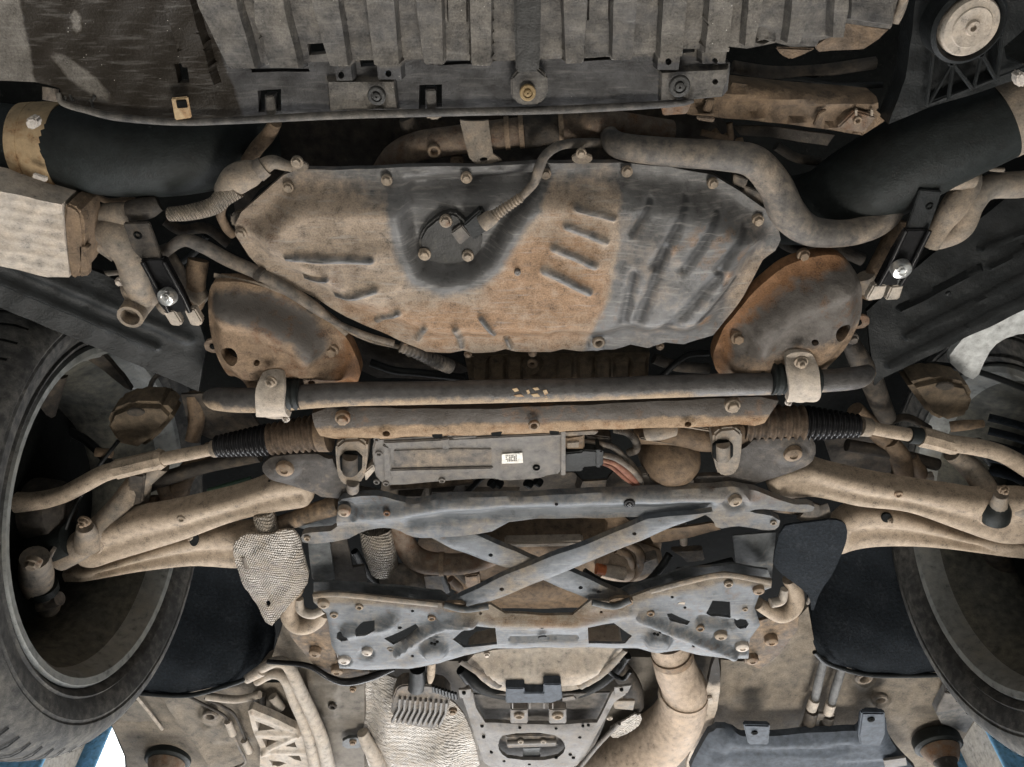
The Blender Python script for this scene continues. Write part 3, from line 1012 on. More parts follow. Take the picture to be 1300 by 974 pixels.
for q in (0, 30): tb('channel_flange', [(1150 + q, 293, .814, 3.2), (1128 + q * .95, 340, .814, 3.2), (1116 + q * .9, 362, .814, 3.2)], m_boot, R, seg=8, straight=True, sub=2)
prism('tine', [(1110, 362), (1127, 362), (1121, 380), (1101, 383), (1101, 378)], .816, .012, m_alutan, R, .002)
prism('tine', [(1132, 364), (1148, 362), (1142, 381), (1124, 382)], .816, .012, m_alutan, R, .002)
bolt(1144, 342, .806, 14, m_zinc, R, 'round', label='shiny zinc bolt head', tilt=(.15, -.2))
bolt(1144, 342, .800, 7, m_zinc, R, 'hex', name='bolt_head', tilt=(.15, -.2))
bolt(1142, 358, .819, 5, m_zinc, R)
tb('stone_guard', [(1248, 204, .87, 3), (1256, 214, .866, 3), (1274, 216, .866, 3)], m_cast, R, seg=8)

# ================================================================== pipes behind the engine pan
b = tube('coolant_pipe', [(485, 224, .93, 16), (502, 200, .90, 17), (530, 186, .885, 18), (580, 178, .88, 18), (640, 170, .88, 18), (700, 164, .89, 18), (760, 158, .90, 18), (850, 170, .92, 17)], m_rust, seg=22, sub=8,
         label='rusty metal pipe above the engine pan with a strap bracket')
for x in (644, 662, 712):
    y = 170 - (x - 640) * .1
    tube('band', [(x - 3, y, .88, 20.5), (x + 3, y - .5, .88, 20.5)], m_boltb, b, seg=22, sub=2)
tube('rubber_joint', [(664, 168, .88, 21), (710, 163, .885, 21)], m_dkcav, b, seg=22, sub=3)
sheet('strap_bracket', [(584, 152), (620, 152), (626, 196), (637, 204), (608, 212), (596, 200), (590, 180)], lambda x, y: .852 + .00 * x, m_cast, b, step=5, thick=.004, holes=[ell(614, 202, 5, 3.5, 10)], feats=[rib(603, 150, 608, 185, 20, .006)])
bolt(551, 192, .862, 9, m_boltb, b, 'eyelet', name='drain_boss')
bolt(580, 205, .88, 9, m_boltb, b)
tube('small_pipe', [(516, 150, .90, 10), (520, 160, .90, 12), (528, 172, .90, 9)], m_dkcav, b, seg=12)
prism('tip', [(537, 146), (563, 146), (558, 152), (545, 153)], .80, .006, m_cast, tray, .002)
# grey hose running right
g = tube('power_steering_hose', [(772, 165, .90, 9), (778, 180, .87, 15), (800, 188, .85, 17), (860, 194, .84, 18), (920, 198, .835, 19), (958, 206, .83, 20), (984, 236, .83, 21), (1000, 270, .83, 22), (1028, 293, .835, 19), (1075, 296, .84, 17), (1115, 283, .85, 17), (1136, 262, .86, 15), (1150, 240, .88, 13)], m_hosegrey, seg=22, sub=8,
         label='grey bent hose running right from above the engine pan')
prism('nozzle_tab', chaikin([(725, 196), (753, 196), (751, 208), (728, 209)], 1), .838, .006, m_cast, g, .001)
bolt(738, 195, .834, 8, m_boltt, g)
# engine bits glimpsed behind
tube('drain_hose', [(350, 155, .86, 8), (340, 172, .87, 9), (326, 188, .87, 9), (314, 206, .87, 9)], m_browncav, seg=12)
hn = tube('wiring_sleeve', [(216, 272, .83, 9), (240, 270, .826, 10), (270, 262, .824, 11), (284, 250, .824, 12), (300, 238, .826, 14)], m_sleeve, seg=16, label='pale woven cable sleeve bending to the engine pan corner')
tube('joint', [(284, 246, .83, 14), (300, 228, .83, 19), (318, 220, .832, 17), (328, 216, .834, 13)], m_cast, hn, seg=18)
tube('collar', [(326, 218, .832, 14), (336, 211, .835, 13)], m_hosegrey, hn, seg=16, sub=3)
tube('elbow', [(332, 213, .835, 11), (346, 206, .838, 9), (362, 210, .84, 7), (372, 213, .84, 6)], m_cast, hn, seg=14)
prism('lug', chaikin([(368, 207), (390, 206), (392, 218), (370, 219)], 1), .836, .006, m_cast, hn, .001)
bolt(377, 206, .832, 8, m_boltt, hn)
tube('lower_loop', [(284, 255, .845, 7), (280, 272, .85, 6), (288, 290, .855, 6), (296, 298, .86, 6)], m_browncav, hn, seg=10)
prism('side_lug', chaikin([(293, 270), (312, 268), (306, 288), (292, 288)], 1), .852, .01, m_cast, hn, .002)
sheet('gearbox_side', [(340, 150), (500, 150), (490, 215), (380, 210), (330, 240), (300, 280), (290, 220)], .95, m_dkcav, step=10)
sheet('engine_block', [(470, 140), (900, 130), (950, 190), (900, 225), (560, 225), (470, 220)], .97, m_dkcav, step=12, feats=[dome(850, 170, 30, 18, .02), dome(700, 195, 50, 20, .02), dome(520, 215, 40, 20, .02)])
c = tube('cable_clip', [(905, 165, .88, 5), (915, 180, .875, 7), (925, 172, .875, 5)], m_browncav, seg=10)
for x0, y0, x1, y1, r in ((938, 176, 940, 186, 5), (926, 156, 928, 176, 4), (890, 168, 930, 178, 4)):
    tube('bracket_stub', [(x0, y0, .87, r), (x1, y1, .868, r)], m_browncav, c, seg=10, sub=2)

# ================================================================== engine pan
pan_ol = [(300, 300), (298, 286), (306, 270), (360, 222), (378, 215), (430, 216), (520, 212), (620, 211), (690, 207), (790, 207), (850, 212), (905, 222), (935, 240), (975, 268), (988, 288), (991, 304), (984, 318), (968, 330),
          (957, 348), (944, 372), (922, 402), (905, 424), (868, 437), (845, 434), (822, 442), (800, 437), (780, 444), (740, 446), (715, 443), (700, 447), (655, 447), (642, 444), (628, 447), (600, 448), (588, 445), (572, 448), (541, 447), (520, 438), (480, 420),
          (440, 403), (400, 378), (350, 350), (328, 338), (316, 326)]
flo = [(300, 300), (306, 270), (360, 222), (520, 212), (690, 207), (800, 208), (905, 222), (975, 268), (991, 304), (968, 330), (965, 500), (300, 500)]
RB2 = [(372, 312, 476, 313, 5), (392, 342, 420, 338, 4), (430, 368, 482, 350, 5), (480, 404, 508, 382, 5), (531, 428, 541, 402, 5), (580, 402, 586, 438, 5), (612, 388, 628, 410, 4), (643, 428, 648, 440, 4),
       (690, 327, 745, 354, 6), (702, 299, 752, 321, 6), (718, 272, 765, 291, 6), (730, 250, 775, 262, 5)]
RB3 = [(806, 388, 838, 300, 8), (842, 398, 905, 330, 8), (862, 322, 905, 262, 8), (826, 318, 868, 246, 8), (788, 392, 800, 330, 7), (884, 392, 930, 345, 7), (905, 322, 940, 282, 8), (800, 280, 822, 246, 6)]
rec = [(512, 222), (690, 214), (678, 252), (650, 285), (628, 322), (600, 343), (562, 350), (530, 338), (514, 305), (506, 262)]
PF = [flange(pan_ol, 12, 36, .030), pad(rec, -.024, 18), dome(757, 436, 12, 11, .004, .3)]
PF += [rib(a, b, c_, d, w, .007) for a, b, c_, d, w in RB2] + [rib(a, b, c_, d, w, -.004) for a, b, c_, d, w in RB3]
PF += [pad([(345, 330), (420, 300), (505, 290), (530, 352), (470, 380), (420, 375)], .004, 14), dome(870, 340, 110, 110, .010, .6)]
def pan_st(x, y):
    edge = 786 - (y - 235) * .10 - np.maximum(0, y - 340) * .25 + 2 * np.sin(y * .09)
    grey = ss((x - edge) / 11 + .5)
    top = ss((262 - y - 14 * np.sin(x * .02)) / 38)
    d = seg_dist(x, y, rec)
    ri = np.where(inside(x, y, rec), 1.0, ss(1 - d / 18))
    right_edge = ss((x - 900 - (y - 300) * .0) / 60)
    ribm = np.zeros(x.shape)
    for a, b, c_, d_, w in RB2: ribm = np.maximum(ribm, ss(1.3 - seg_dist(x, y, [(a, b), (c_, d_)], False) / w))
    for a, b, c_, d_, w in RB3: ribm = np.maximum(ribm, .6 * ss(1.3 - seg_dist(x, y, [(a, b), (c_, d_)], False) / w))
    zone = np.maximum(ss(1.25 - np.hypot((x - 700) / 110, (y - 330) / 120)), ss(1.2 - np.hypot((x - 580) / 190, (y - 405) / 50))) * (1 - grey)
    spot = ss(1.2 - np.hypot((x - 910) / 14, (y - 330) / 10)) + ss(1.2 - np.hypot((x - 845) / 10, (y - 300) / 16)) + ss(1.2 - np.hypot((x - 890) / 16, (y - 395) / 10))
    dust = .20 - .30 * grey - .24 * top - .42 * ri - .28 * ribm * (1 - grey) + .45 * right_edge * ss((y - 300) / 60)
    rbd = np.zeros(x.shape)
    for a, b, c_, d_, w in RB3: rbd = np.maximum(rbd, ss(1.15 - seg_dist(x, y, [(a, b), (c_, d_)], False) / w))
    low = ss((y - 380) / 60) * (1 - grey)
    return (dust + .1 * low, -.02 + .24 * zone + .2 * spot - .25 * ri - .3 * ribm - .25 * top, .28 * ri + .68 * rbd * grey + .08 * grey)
m_pan2 = m_pan
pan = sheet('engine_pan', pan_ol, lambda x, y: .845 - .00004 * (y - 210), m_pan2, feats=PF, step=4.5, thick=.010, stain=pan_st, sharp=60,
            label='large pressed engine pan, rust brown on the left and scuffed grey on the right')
zf = .838
for x, y in ((366, 238), (306, 297), (491, 229), (592, 226), (693, 221), (796, 218), (905, 233), (962, 280)):
    bolt(x, y, zf, 8.5, m_boltt, pan)
for x, y in ((594, 450), (676, 448), (515, 437), (838, 440)):
    bolt(x, y, .842, 6, m_boltb, pan)
bolt(760, 435, .822, 10, m_boltt, pan, 'eyelet', name='drain_ring')
bolt(657, 346, .808, 5, m_pan, pan, 'round', name='dimple_stud')
# grey lugs on the right of the pan flange
for pts in ([(932, 222), (950, 228), (946, 240)], [(945, 236, ), (965, 244), (972, 262)]):
    prism('rim_lug', [(pts[0][0], pts[0][1]), (pts[1][0], pts[1][1]), (pts[2][0], pts[2][1]), (pts[0][0] - 2, pts[0][1] + 12)], .85, .01, m_hosegrey, pan, .001)
# level sensor in the recess
sens = prism('oil_level_sensor', chaikin([(532, 296), (560, 272), (580, 270), (590, 284), (612, 292), (612, 320), (590, 334), (560, 338), (532, 326)], 1), .824, .018, m_traydk, pan, .003)
for x, y in ((566, 281), (539, 323), (594, 325)):
    bolt(x, y, .822, 8.5, m_boltt, pan, name='bolt')
prism('connector_seat', [(572, 296), (586, 286), (598, 300), (584, 312)], .818, .01, m_hosegrey, pan, .0015)
prism('connector', [(588, 286), (610, 266), (624, 288), (602, 306)], .812, .016, m_black, pan, .002)
tube('boot', [(612, 284, .812, 11), (624, 276, .812, 10), (628, 272, .812, 7)], m_cast, pan, seg=16)
tube('corrugated_sleeve', [(622, 278, .812, 7.5), (642, 264, .815, 6.5), (662, 250, .818, 6)], m_cast, pan, seg=14, sub=26, prof=lambda t: 1 + .13 * math.sin(t * 2 * math.pi * 11))
tube('sensor_cable', [(660, 252, .818, 5), (678, 232, .82, 6), (684, 214, .822, 7), (692, 198, .828, 6), (708, 186, .84, 6), (730, 182, .86, 6), (770, 182, .88, 6)], m_hosegrey, pan, seg=12, label='grey cable from the pan sensor up to the pipes')

# harness along the left rim of the pan
hb = tube('side_harness', [(200, 330, .86, 5), (230, 306, .85, 8), (256, 312, .845, 9), (290, 330, .842, 9), (330, 348, .838, 8.5), (372, 372, .832, 8), (402, 392, .828, 7), (424, 408, .828, 4), (460, 424, .83, 4), (500, 436, .835, 4)], m_hosegrey, seg=14, label='grey cable along the lower left rim of the engine pan')
for x, y in ((330, 348), (398, 389)):
    tube('tie', [(x - 3, y - 2, .837, 10), (x + 3, y + 2, .835, 10)], m_dkcav, hb, seg=14, sub=2)
tube('drop_hose', [(508, 440, .84, 7), (530, 448, .842, 8), (552, 458, .85, 9), (572, 466, .86, 9)], m_hosegrey, hb, seg=14, sub=16, prof=lambda t: 1 + .1 * math.sin(t * 2 * math.pi * 14))
tube('guard_strip', [(272, 350, .84, 4), (310, 358, .838, 4), (350, 368, .836, 3), (400, 392, .834, 3), (440, 425, .836, 3)], m_cast, hb, seg=8, flatz=.4)
tube('thin_pipe', [(430, 414, .85, 3), (470, 432, .85, 3), (510, 442, .85, 3), (520, 452, .85, 3)], m_cast, hb, seg=8)
sheet('sump_side', [(440, 425), (500, 436), (560, 452), (600, 470), (560, 482), (480, 480), (455, 470)], .93, m_dkcav, step=9)
tr = sheet('gear_casing', [(590, 452), (700, 448), (825, 448), (822, 486), (596, 486)], .90, m_browncav2, step=6, feats=[pad(rect(x, 452, x + 22, 484), .008, 4) for x in (598, 620, 642, 706, 732, 754, 778, 800)] + [dome(676, 462, 14, 11, .014, .4)], thick=.03, label='brown ribbed casing behind the stabiliser bar')
bolt(676, 462, .884, 7, m_boltb, tr, 'eyelet', name='plug')

# ================================================================== engine mount domes
mlo = [(272, 354), (300, 355), (345, 367), (395, 392), (432, 420), (454, 450), (460, 490), (400, 495), (345, 494), (312, 486), (287, 463), (273, 436), (265, 408), (264, 374)]
def dome_st(cx, cy, s):
    def f(x, y):
        u = (x - cx) * s
        rustm = ss((u - 35) / 30)
        ridge = ss(1.2 - seg_dist(x, y, ridgeL if s > 0 else ridgeR, False) / 16)
        if s < 0:
            low = ss((y - 410 + (x - 1000) * .3) / 30)
            edge = ss(1 - seg_dist(x, y, [(905, 455), (928, 405), (962, 364), (1002, 334), (1063, 322)], False) / 24)
            return (-.22 + .4 * low, -.10 + .36 * edge, .12 * (1 - low))
        return (.15 - .4 * ridge - .2 * rustm, .22 * rustm - .04, .3 * ridge)
    return f
ridgeL = [(285, 374), (340, 384), (388, 408), (405, 432)]
ridgeR = [(1075, 350), (1020, 365), (960, 400), (945, 430)]
mL = sheet('engine_mount_shell', mlo, .835, m_rust, step=5, thick=.02, rnd=2, stain=dome_st(380, 430, 1), holes=[ell(299, 435, 12, 12.5, 16), ell(335, 440, 4, 4), ell(362, 460, 6, 4.5), ell(398, 478, 4.5, 4)],
           feats=[flange(mlo, 0, 26, .018), flange([(262, 300), (338, 360), (400, 392), (462, 440), (475, 560), (240, 560)], 4, 40, .012), dome(421, 445, 30, 28, -.016, .8), dome(330, 440, 85, 70, .006), path_rib([(280, 384), (335, 392), (385, 418), (396, 440)], 14, .008), path_rib([(300, 480), (360, 470), (440, 480)], 10, -.012)], label='rusty pressed dome under the left engine mount')
prism('tab', chaikin([(257, 434), (276, 428), (290, 448), (262, 449)], 1), .834, .005, m_rust, mL, .001)
bolt(270, 440, .833, 4, m_deep, mL, 'round', name='tab_hole')
bolt(421, 445, .832, 10, m_boltb, mL)
lathe('bore', P(299, 435, .845), (0, 0, 1), [(0, .0), (.012, .0), (.013, -.012)], m_alu, mL, seg=20)
mro = [(911, 432), (928, 405), (962, 364), (1002, 334), (1050, 321), (1078, 330), (1091, 358), (1090, 392), (1076, 424), (1055, 452), (1030, 478), (990, 486), (945, 480), (911, 476), (904, 455)]
mR = sheet('engine_mount_shell', mro, .835, m_rust, step=5, thick=.02, rnd=2, stain=dome_st(985, 410, -1), holes=[ell(1061, 406, 11, 12, 16, .5), ell(1024, 415, 4.5, 4), ell(999, 437, 5, 4), ell(962, 458, 4.5, 4)],
           feats=[flange(mro, 0, 26, .018), flange([(900, 432), (928, 400), (962, 360), (1002, 330), (1066, 318), (1140, 318), (1140, 560), (890, 560)], 4, 40, .012), dome(937, 429, 28, 26, -.016, .8), dome(1030, 405, 85, 70, .006), path_rib([(1072, 348), (1020, 366), (968, 400), (958, 425)], 14, .008)], label='rusty pressed dome under the right engine mount')
prism('tab', chaikin([(1082, 402), (1104, 400), (1104, 416), (1076, 420)], 1), .834, .005, m_rust, mR, .001)
bolt(1090, 410, .833, 4, m_deep, mR, 'round', name='tab_hole')
bolt(937, 429, .832, 10, m_boltb, mR)
lathe('bore', P(1061, 406, .845), (0, 0, 1), [(0, .0), (.011, .0), (.012, -.012)], m_alu, mR, seg=20)
bolt(1082, 430, .85, 8, m_hosegrey, mR, name='stud')
bolt(1020, 324, .84, 9, m_boltb, mR)
tube('mount_strut', [(1075, 425, .87, 10), (1090, 455, .87, 13), (1105, 480, .88, 14), (1115, 505, .89, 13), (1125, 530, .9, 12)], m_dkcav, mR, seg=14)
tube('mount_strut', [(1108, 478, .90, 7), (1114, 500, .9, 7), (1122, 525, .9, 7)], m_browncav, mR, seg=10)

# ================================================================== stabiliser bar
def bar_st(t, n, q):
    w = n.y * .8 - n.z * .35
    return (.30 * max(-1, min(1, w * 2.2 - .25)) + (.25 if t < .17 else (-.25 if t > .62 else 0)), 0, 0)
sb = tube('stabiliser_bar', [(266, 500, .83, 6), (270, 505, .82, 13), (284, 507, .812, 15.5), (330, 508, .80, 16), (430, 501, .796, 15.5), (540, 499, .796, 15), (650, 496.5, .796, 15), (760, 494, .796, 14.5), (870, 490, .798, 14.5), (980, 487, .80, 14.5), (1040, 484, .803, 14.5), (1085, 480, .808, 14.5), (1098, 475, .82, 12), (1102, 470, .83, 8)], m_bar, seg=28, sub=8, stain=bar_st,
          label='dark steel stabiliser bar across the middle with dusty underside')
for x, y, w, h in ((650, 494, 9, 4), (652, 502, 14, 3), (668, 496, 5, 5), (676, 493, 9, 3), (674, 501, 12, 4), (689, 496, 7, 6), (690, 504, 6, 3)):
    prism('paint_mark', [(x, y), (x + w * .7, y - 1), (x + w, y + h * .6), (x + w * .4, y + h)], .7806, .001, m_gold, sb, 0)
def clamp(poly, cx, cy, b0, b1, topbolt, low, r):
    c = sheet('clamp', poly, .796, m_alutan, sb, step=4, thick=.010, rnd=2, feats=[lambda x, y: .024 * np.sqrt(np.clip(1 - ((y - cy) / 26) ** 2, 0, 1))], label=None)
    tube('rubber_bushing', [(b0, cy, .798, 20), (b1, cy, .798, 20)], m_rubber, sb, seg=24, sub=9, prof=lambda t: 1 + .06 * math.sin(t * 6.28 * 2))
    bolt(topbolt[0], topbolt[1], .775, 9, m_boltt, sb, 'nut', name='nut')
    bolt(low[0], low[1], .790, 5, m_boltp, sb, 'nut', name='nut')
clamp([(328, 478), (340, 471), (358, 472), (366, 480), (366, 508), (372, 524), (362, 533), (340, 532), (328, 524), (331, 506)], 347, 500, 366, 382, (344, 485), (363, 532), 1)
clamp([(994, 456), (1004, 447), (1028, 447), (1036, 456), (1034, 474), (1036, 494), (1026, 510), (1010, 512), (993, 504), (996, 480)], 1015, 481, 979, 995, (1017, 460), (1001, 511), 1)
tube('rubber_bushing', [(1033, 484, .802, 18), (1039, 484, .802, 18)], m_rubber, sb, seg=24, sub=3)

# ================================================================== front crossmember
cm_ol = [(398, 519), (420, 513), (600, 514), (760, 508), (880, 503), (965, 500), (986, 503), (976, 516), (968, 530), (956, 534), (935, 532), (905, 535), (872, 538), (840, 536), (790, 539), (718, 541), (690, 549), (645, 549), (630, 547), (520, 552), (500, 558), (480, 557), (455, 551), (435, 556), (408, 548), (402, 534)]
def cm_st(x, y):
    v = (y - (519 - (x - 400) * .03)) / 38
    return (-.38 + .72 * ss((v - .2) / .5), .08 * ss((v - .3) / .4), .35 * ss((.45 - v) / .3))
cm = sheet('crossmember', cm_ol, .822, m_frame, step=5, thick=.04, stain=cm_st, holes=[ell(492, 542, 5, 4), ell(871, 530, 4.5, 4)],
           feats=[lambda x, y: .013 * np.sqrt(np.clip(1 - ((y - (534 - (x - 400) * .025)) / 23) ** 2, 0, 1)), dome(492, 542, 12, 9, .003, .5), dome(871, 530, 11, 9, .004, .5)], label='brown tubular crossmember behind the stabiliser bar')
bolt(435, 531, .797, 11, m_boltb, cm)
bolt(930, 515, .797, 11, m_boltt, cm)
bolt(678, 540, .798, 9, m_boltb, cm, 'eyelet', name='nut')

# ================================================================== steering gear
sg = prism('steering_gear', chaikin([(472, 560), (486, 556), (560, 552), (640, 548), (700, 546), (716, 548), (716, 602), (692, 605), (686, 609), (636, 612), (628, 608), (560, 612), (500, 618), (482, 614), (474, 600)], 1), .818, .05, m_alu, 'car', .004,
           label='grey aluminium electric steering gear with a small white label')
zc = .818
prism('cover_ridge', [(486, 562), (716, 551), (716, 555), (640, 560), (562, 566), (494, 570)], zc - .004, .006, m_alu, sg, .0015)
prism('cover_ridge', [(494, 597), (626, 594), (624, 599), (560, 602), (496, 606)], zc - .004, .006, m_alu, sg, .0015)
prism('cover_ridge', [(486, 566), (494, 568), (498, 610), (488, 611)], zc - .004, .006, m_alu, sg, .0015)
prism('rib_block', [(560, 558), (570, 557), (571, 571), (561, 571)], zc - .006, .008, m_alu, sg, .0015)
prism('rib_block', [(574, 555), (605, 553), (606, 566), (575, 567)], zc - .003, .005, m_alu, sg, .0015)
prism('rib_block', [(609, 556), (636, 555), (618, 566)], zc - .003, .005, m_alu, sg, .0015)
prism('cable_duct', [(500, 572), (560, 570), (624, 570), (624, 590), (560, 593), (500, 594)], zc - .0015, .003, m_hosegrey, sg, .001)
prism('flange_lip', [(712, 548), (718, 548), (718, 604), (712, 604)], zc - .005, .03, m_alu, sg, .001)
prism('label_plate', [(637, 577), (663, 575), (664, 588), (637, 589)], zc - .0025, .002, m_label, sg, .0003)
for i in range(4):
    for j in range(7):
        if (i * 5 + j * 3) % 7 != 1:
            x0, y0 = 642 + j * 2.1, 578.6 + i * 2.2 - j * .15
            prism('print_mark', rect(x0, y0, x0 + 1.3, y0 + 1.2), zc - .0032, .0008, m_ink, sg, 0)
for x, y in ((478, 558), (481, 576), (478, 612), (490, 614), (561, 610), (681, 594), (566, 553)):
    bolt(x, y, zc - .001, 5, m_alu if x != 681 else m_deep, sg, 'eyelet', name='screw')
for x in (555, 630, 704):
    prism('notch', [(x - 8, 551 - (x - 555) * .03), (x + 8, 550 - (x - 555) * .03), (x + 5, 557 - (x - 555) * .03), (x - 5, 557 - (x - 555) * .03)], zc - .0058, .006, m_deep, sg, .001)
# mounting eyes
def eye(cx, y0, y1, w, win, mat):
    e = prism('mounting_eye', chaikin([(cx - w, y0), (cx + w, y0 - 3), (cx + w - 1, (y0 + y1) / 2), (cx + w - 5, y1 - 8), (cx + w * .4, y1), (cx - w * .5, y1 + 1), (cx - w + 4, y1 - 8), (cx - w + 1, (y0 + y1) / 2)], 1), .812, .04, mat, sg, .004)
    prism('window', chaikin(win, 1), .8085, .006, m_deep, sg, .001)
    x0, y_0 = win[0]; x1, y_1 = win[2]
    cx2, cy2 = (x0 + x1) / 2, (y_0 + y_1) / 2
    tube('sleeve_bush', [(cx2, y_0 + 4, .806, (x1 - x0) * .34), (cx2, y_1 - 4, .806, (x1 - x0) * .34)], m_dkcav if cx < 600 else m_cast, sg, seg=16, sub=3)
eye(446, 560, 617, 21, [(430, 575), (460, 574), (459, 603), (433, 605)], m_cast)
eye(924, 546, 605, 19, [(905, 560), (931, 560), (931, 586), (905, 588)], m_cast)
prism('gusset', [(462, 600), (474, 590), (476, 598), (464, 612)], .815, .02, m_alutan, sg, .002)
tube('stub', [(448, 612, .81, 8), (448, 622, .815, 8)], m_hosegrey, sg, seg=14, sub=2)
# motor and rack housing on the right
lathe('motor_housing', P(850, 578, .865), (-.06, .18, 1), [(0, -.052), (.015, -.051), (.030, -.044), (.040, -.030), (.0445, -.012), (.046, .01), (.046, .05)], m_browncav, sg, seg=36)
tube('rack_housing', [(805, 552, .862, 12), (850, 548, .858, 18), (900, 556, .855, 18), (945, 545, .855, 20)], m_browncav, sg, seg=22)
prism('housing_rib', [(812, 556), (905, 571), (905, 575), (812, 559)], .838, .015, m_cast, sg, .002)
prism('housing_rib', [(868, 540), (905, 546), (905, 550), (868, 544)], .838, .015, m_cast, sg, .002)
tube('lower_case', [(820, 548, .842, 12), (838, 545, .838, 14), (856, 543, .842, 11)], m_cast, sg, seg=16)
prism('connector', [(717, 576), (738, 574), (740, 572), (766, 573), (766, 592), (740, 594), (740, 599), (717, 600)], .822, .03, m_black, sg, .002)
prism('connector_ring', [(757, 571), (762, 571), (762, 594), (757, 594)], .818, .034, m_black, sg, .001)
prism('small_connector', [(718, 556), (742, 552), (742, 571), (718, 571)], .826, .025, m_browncav, sg, .002)
prism('connector_clip', [(720, 562), (735, 561), (735, 569), (720, 569)], .8235, .004, m_cast, sg, .001)
prism('relay', [(744, 552), (776, 556), (778, 572), (744, 572)], .842, .02, m_dkcav, sg, .002)
prism('metal_strip', [(716, 549), (752, 547), (760, 548), (756, 552), (718, 554)], .822, .004, m_hosegrey, sg, .0006)
tube('wire', [(766, 578, .826, 3.5), (782, 582, .822, 4), (800, 594, .82, 4), (812, 608, .826, 4), (815, 618, .83, 3)], m_hosegrey, sg, seg=10)
tube('wire', [(766, 584, .828, 3.5), (780, 588, .822, 4), (796, 600, .822, 5), (810, 614, .828, 4)], m_red, sg, seg=10)
tube('wire', [(766, 588, .83, 3), (778, 594, .826, 3), (792, 606, .824, 3), (806, 616, .828, 3)], m_red, sg, seg=10)
tube('corrugated_wire', [(742, 560, .84, 3), (760, 563, .838, 3), (778, 568, .834, 4), (790, 578, .83, 4), (800, 588, .83, 4), (812, 604, .834, 4)], m_hosegrey, sg, seg=10)
tube('corrugated_wire', [(780, 545, .84, 5), (796, 549, .832, 5), (806, 558, .828, 5), (808, 570, .828, 5), (798, 575, .832, 5)], m_dkcav, sg, seg=12, sub=14, prof=lambda t: 1 + .1 * math.sin(t * 2 * math.pi * 26))
prism('cable_socket', [(806, 604), (822, 602), (840, 616), (838, 626), (810, 624)], .832, .02, m_hosegrey, sg, .002)
bolt(826, 603, .832, 4, m_deep, sg, 'eyelet', name='screw')
# ducts glimpsed between the gear and the rear crossmember
cav = sheet('gearbox_front', [(486, 606), (880, 596), (885, 640), (480, 640)], .90, m_dkcav, step=10, feats=[pad(rect(505, 615, 540, 638), .02, 4), pad(rect(545, 612, 580, 636), .015, 4), pad([(735, 590), (775, 585), (770, 615), (730, 618)], .02, 4), pad(rect(590, 618, 660, 634), .01, 4)])
tube('support_rod', [(496, 618, .85, 5), (560, 614, .85, 5), (600, 610, .85, 4)], m_frame, cav, seg=10)
tube('hose', [(590, 628, .86, 4), (600, 618, .86, 4), (612, 606, .86, 4)], m_black, cav, seg=8)
for x, y in ((630, 612), (668, 612), (680, 610), (622, 612)):
    tube('clip', [(x, y, .845, 6), (x + 6, y + 4, .845, 6)], m_black, cav, seg=10, sub=2)

# bellows boots and tie rods
def bellows(a, b, n, mat, parent, name='bellows'):
    return tube(name, [a, ((a[0] + b[0]) / 2, (a[1] + b[1]) / 2, (a[2] + b[2]) / 2, (a[3] + b[3]) / 2), b], mat, parent, seg=28, sub=n * 5, prof=lambda t: .93 + .10 * math.sin(t * 2 * math.pi * n), straight=True, sharp=80)
tl = tube('tie_rod', [(300, 564, .845, 7), (262, 572, .842, 8), (236, 577, .84, 8.5), (206, 583, .838, 8.5)], m_arm, seg=16, label='tan tie rod on the left with a black ribbed boot')
bellows((342, 558, .845, 20), (404, 549, .85, 24), 8, m_bootb, tl)
bellows((275, 567, .842, 14), (343, 558, .845, 21), 11, m_boot, tl)
tube('collar', [(404, 549, .85, 25), (418, 548, .85, 26)], m_browncav, tl, seg=24, sub=2)
tube('boot_clamp', [(270, 570, .842, 11), (276, 569, .842, 12)], m_cast, tl, seg=16, sub=2)
tube('adjuster', [(208, 582, .838, 11), (203, 583, .838, 14), (198, 584, .838, 12.5), (170, 591, .836, 12.5), (148, 596, .834, 13)], m_arm, tl, seg=8, straight=True, sub=2, sharp=25)
tube('rod_end', [(152, 595, .834, 10.5), (130, 602, .83, 11), (104, 616, .825, 11), (80, 628, .82, 11), (48, 636, .815, 12), (18, 638, .81, 14), (-12, 634, .81, 18), (-30, 630, .81, 16)], m_arm, tl, seg=18)
bolt(3, 640, .79, 9, m_boltt, tl, 'eyelet', name='grease_cap')
trr = tube('tie_rod', [(1070, 540, .845, 7), (1096, 542, .842, 8), (1130, 548, .84, 8.5), (1172, 555, .838, 8.5)], m_arm, seg=16, label='tan tie rod on the right with a black ribbed boot')
bellows((1020, 537, .848, 22.5), (944, 537, .852, 24), 8, m_bootb, trr)
bellows((1090, 541, .842, 15), (1020, 537, .848, 23), 10, m_boot, trr)
tube('boot_clamp', [(1092, 541, .842, 13), (1104, 543, .842, 12)], m_cast, trr, seg=16, sub=2)
tube('rubber_band', [(1154, 552, .838, 11), (1168, 554, .838, 11)], m_rubber, trr, seg=16, sub=2)
tube('adjuster', [(1168, 554, .838, 13.5), (1188, 559, .836, 13), (1208, 565, .834, 12.5), (1214, 566, .834, 11)], m_arm, trr, seg=8, straight=True, sub=2, sharp=25)
tube('rod_end', [(1205, 563, .834, 11), (1235, 567, .83, 11), (1262, 573, .828, 11), (1285, 583, .825, 11), (1320, 605, .82, 12)], m_arm, trr, seg=18)

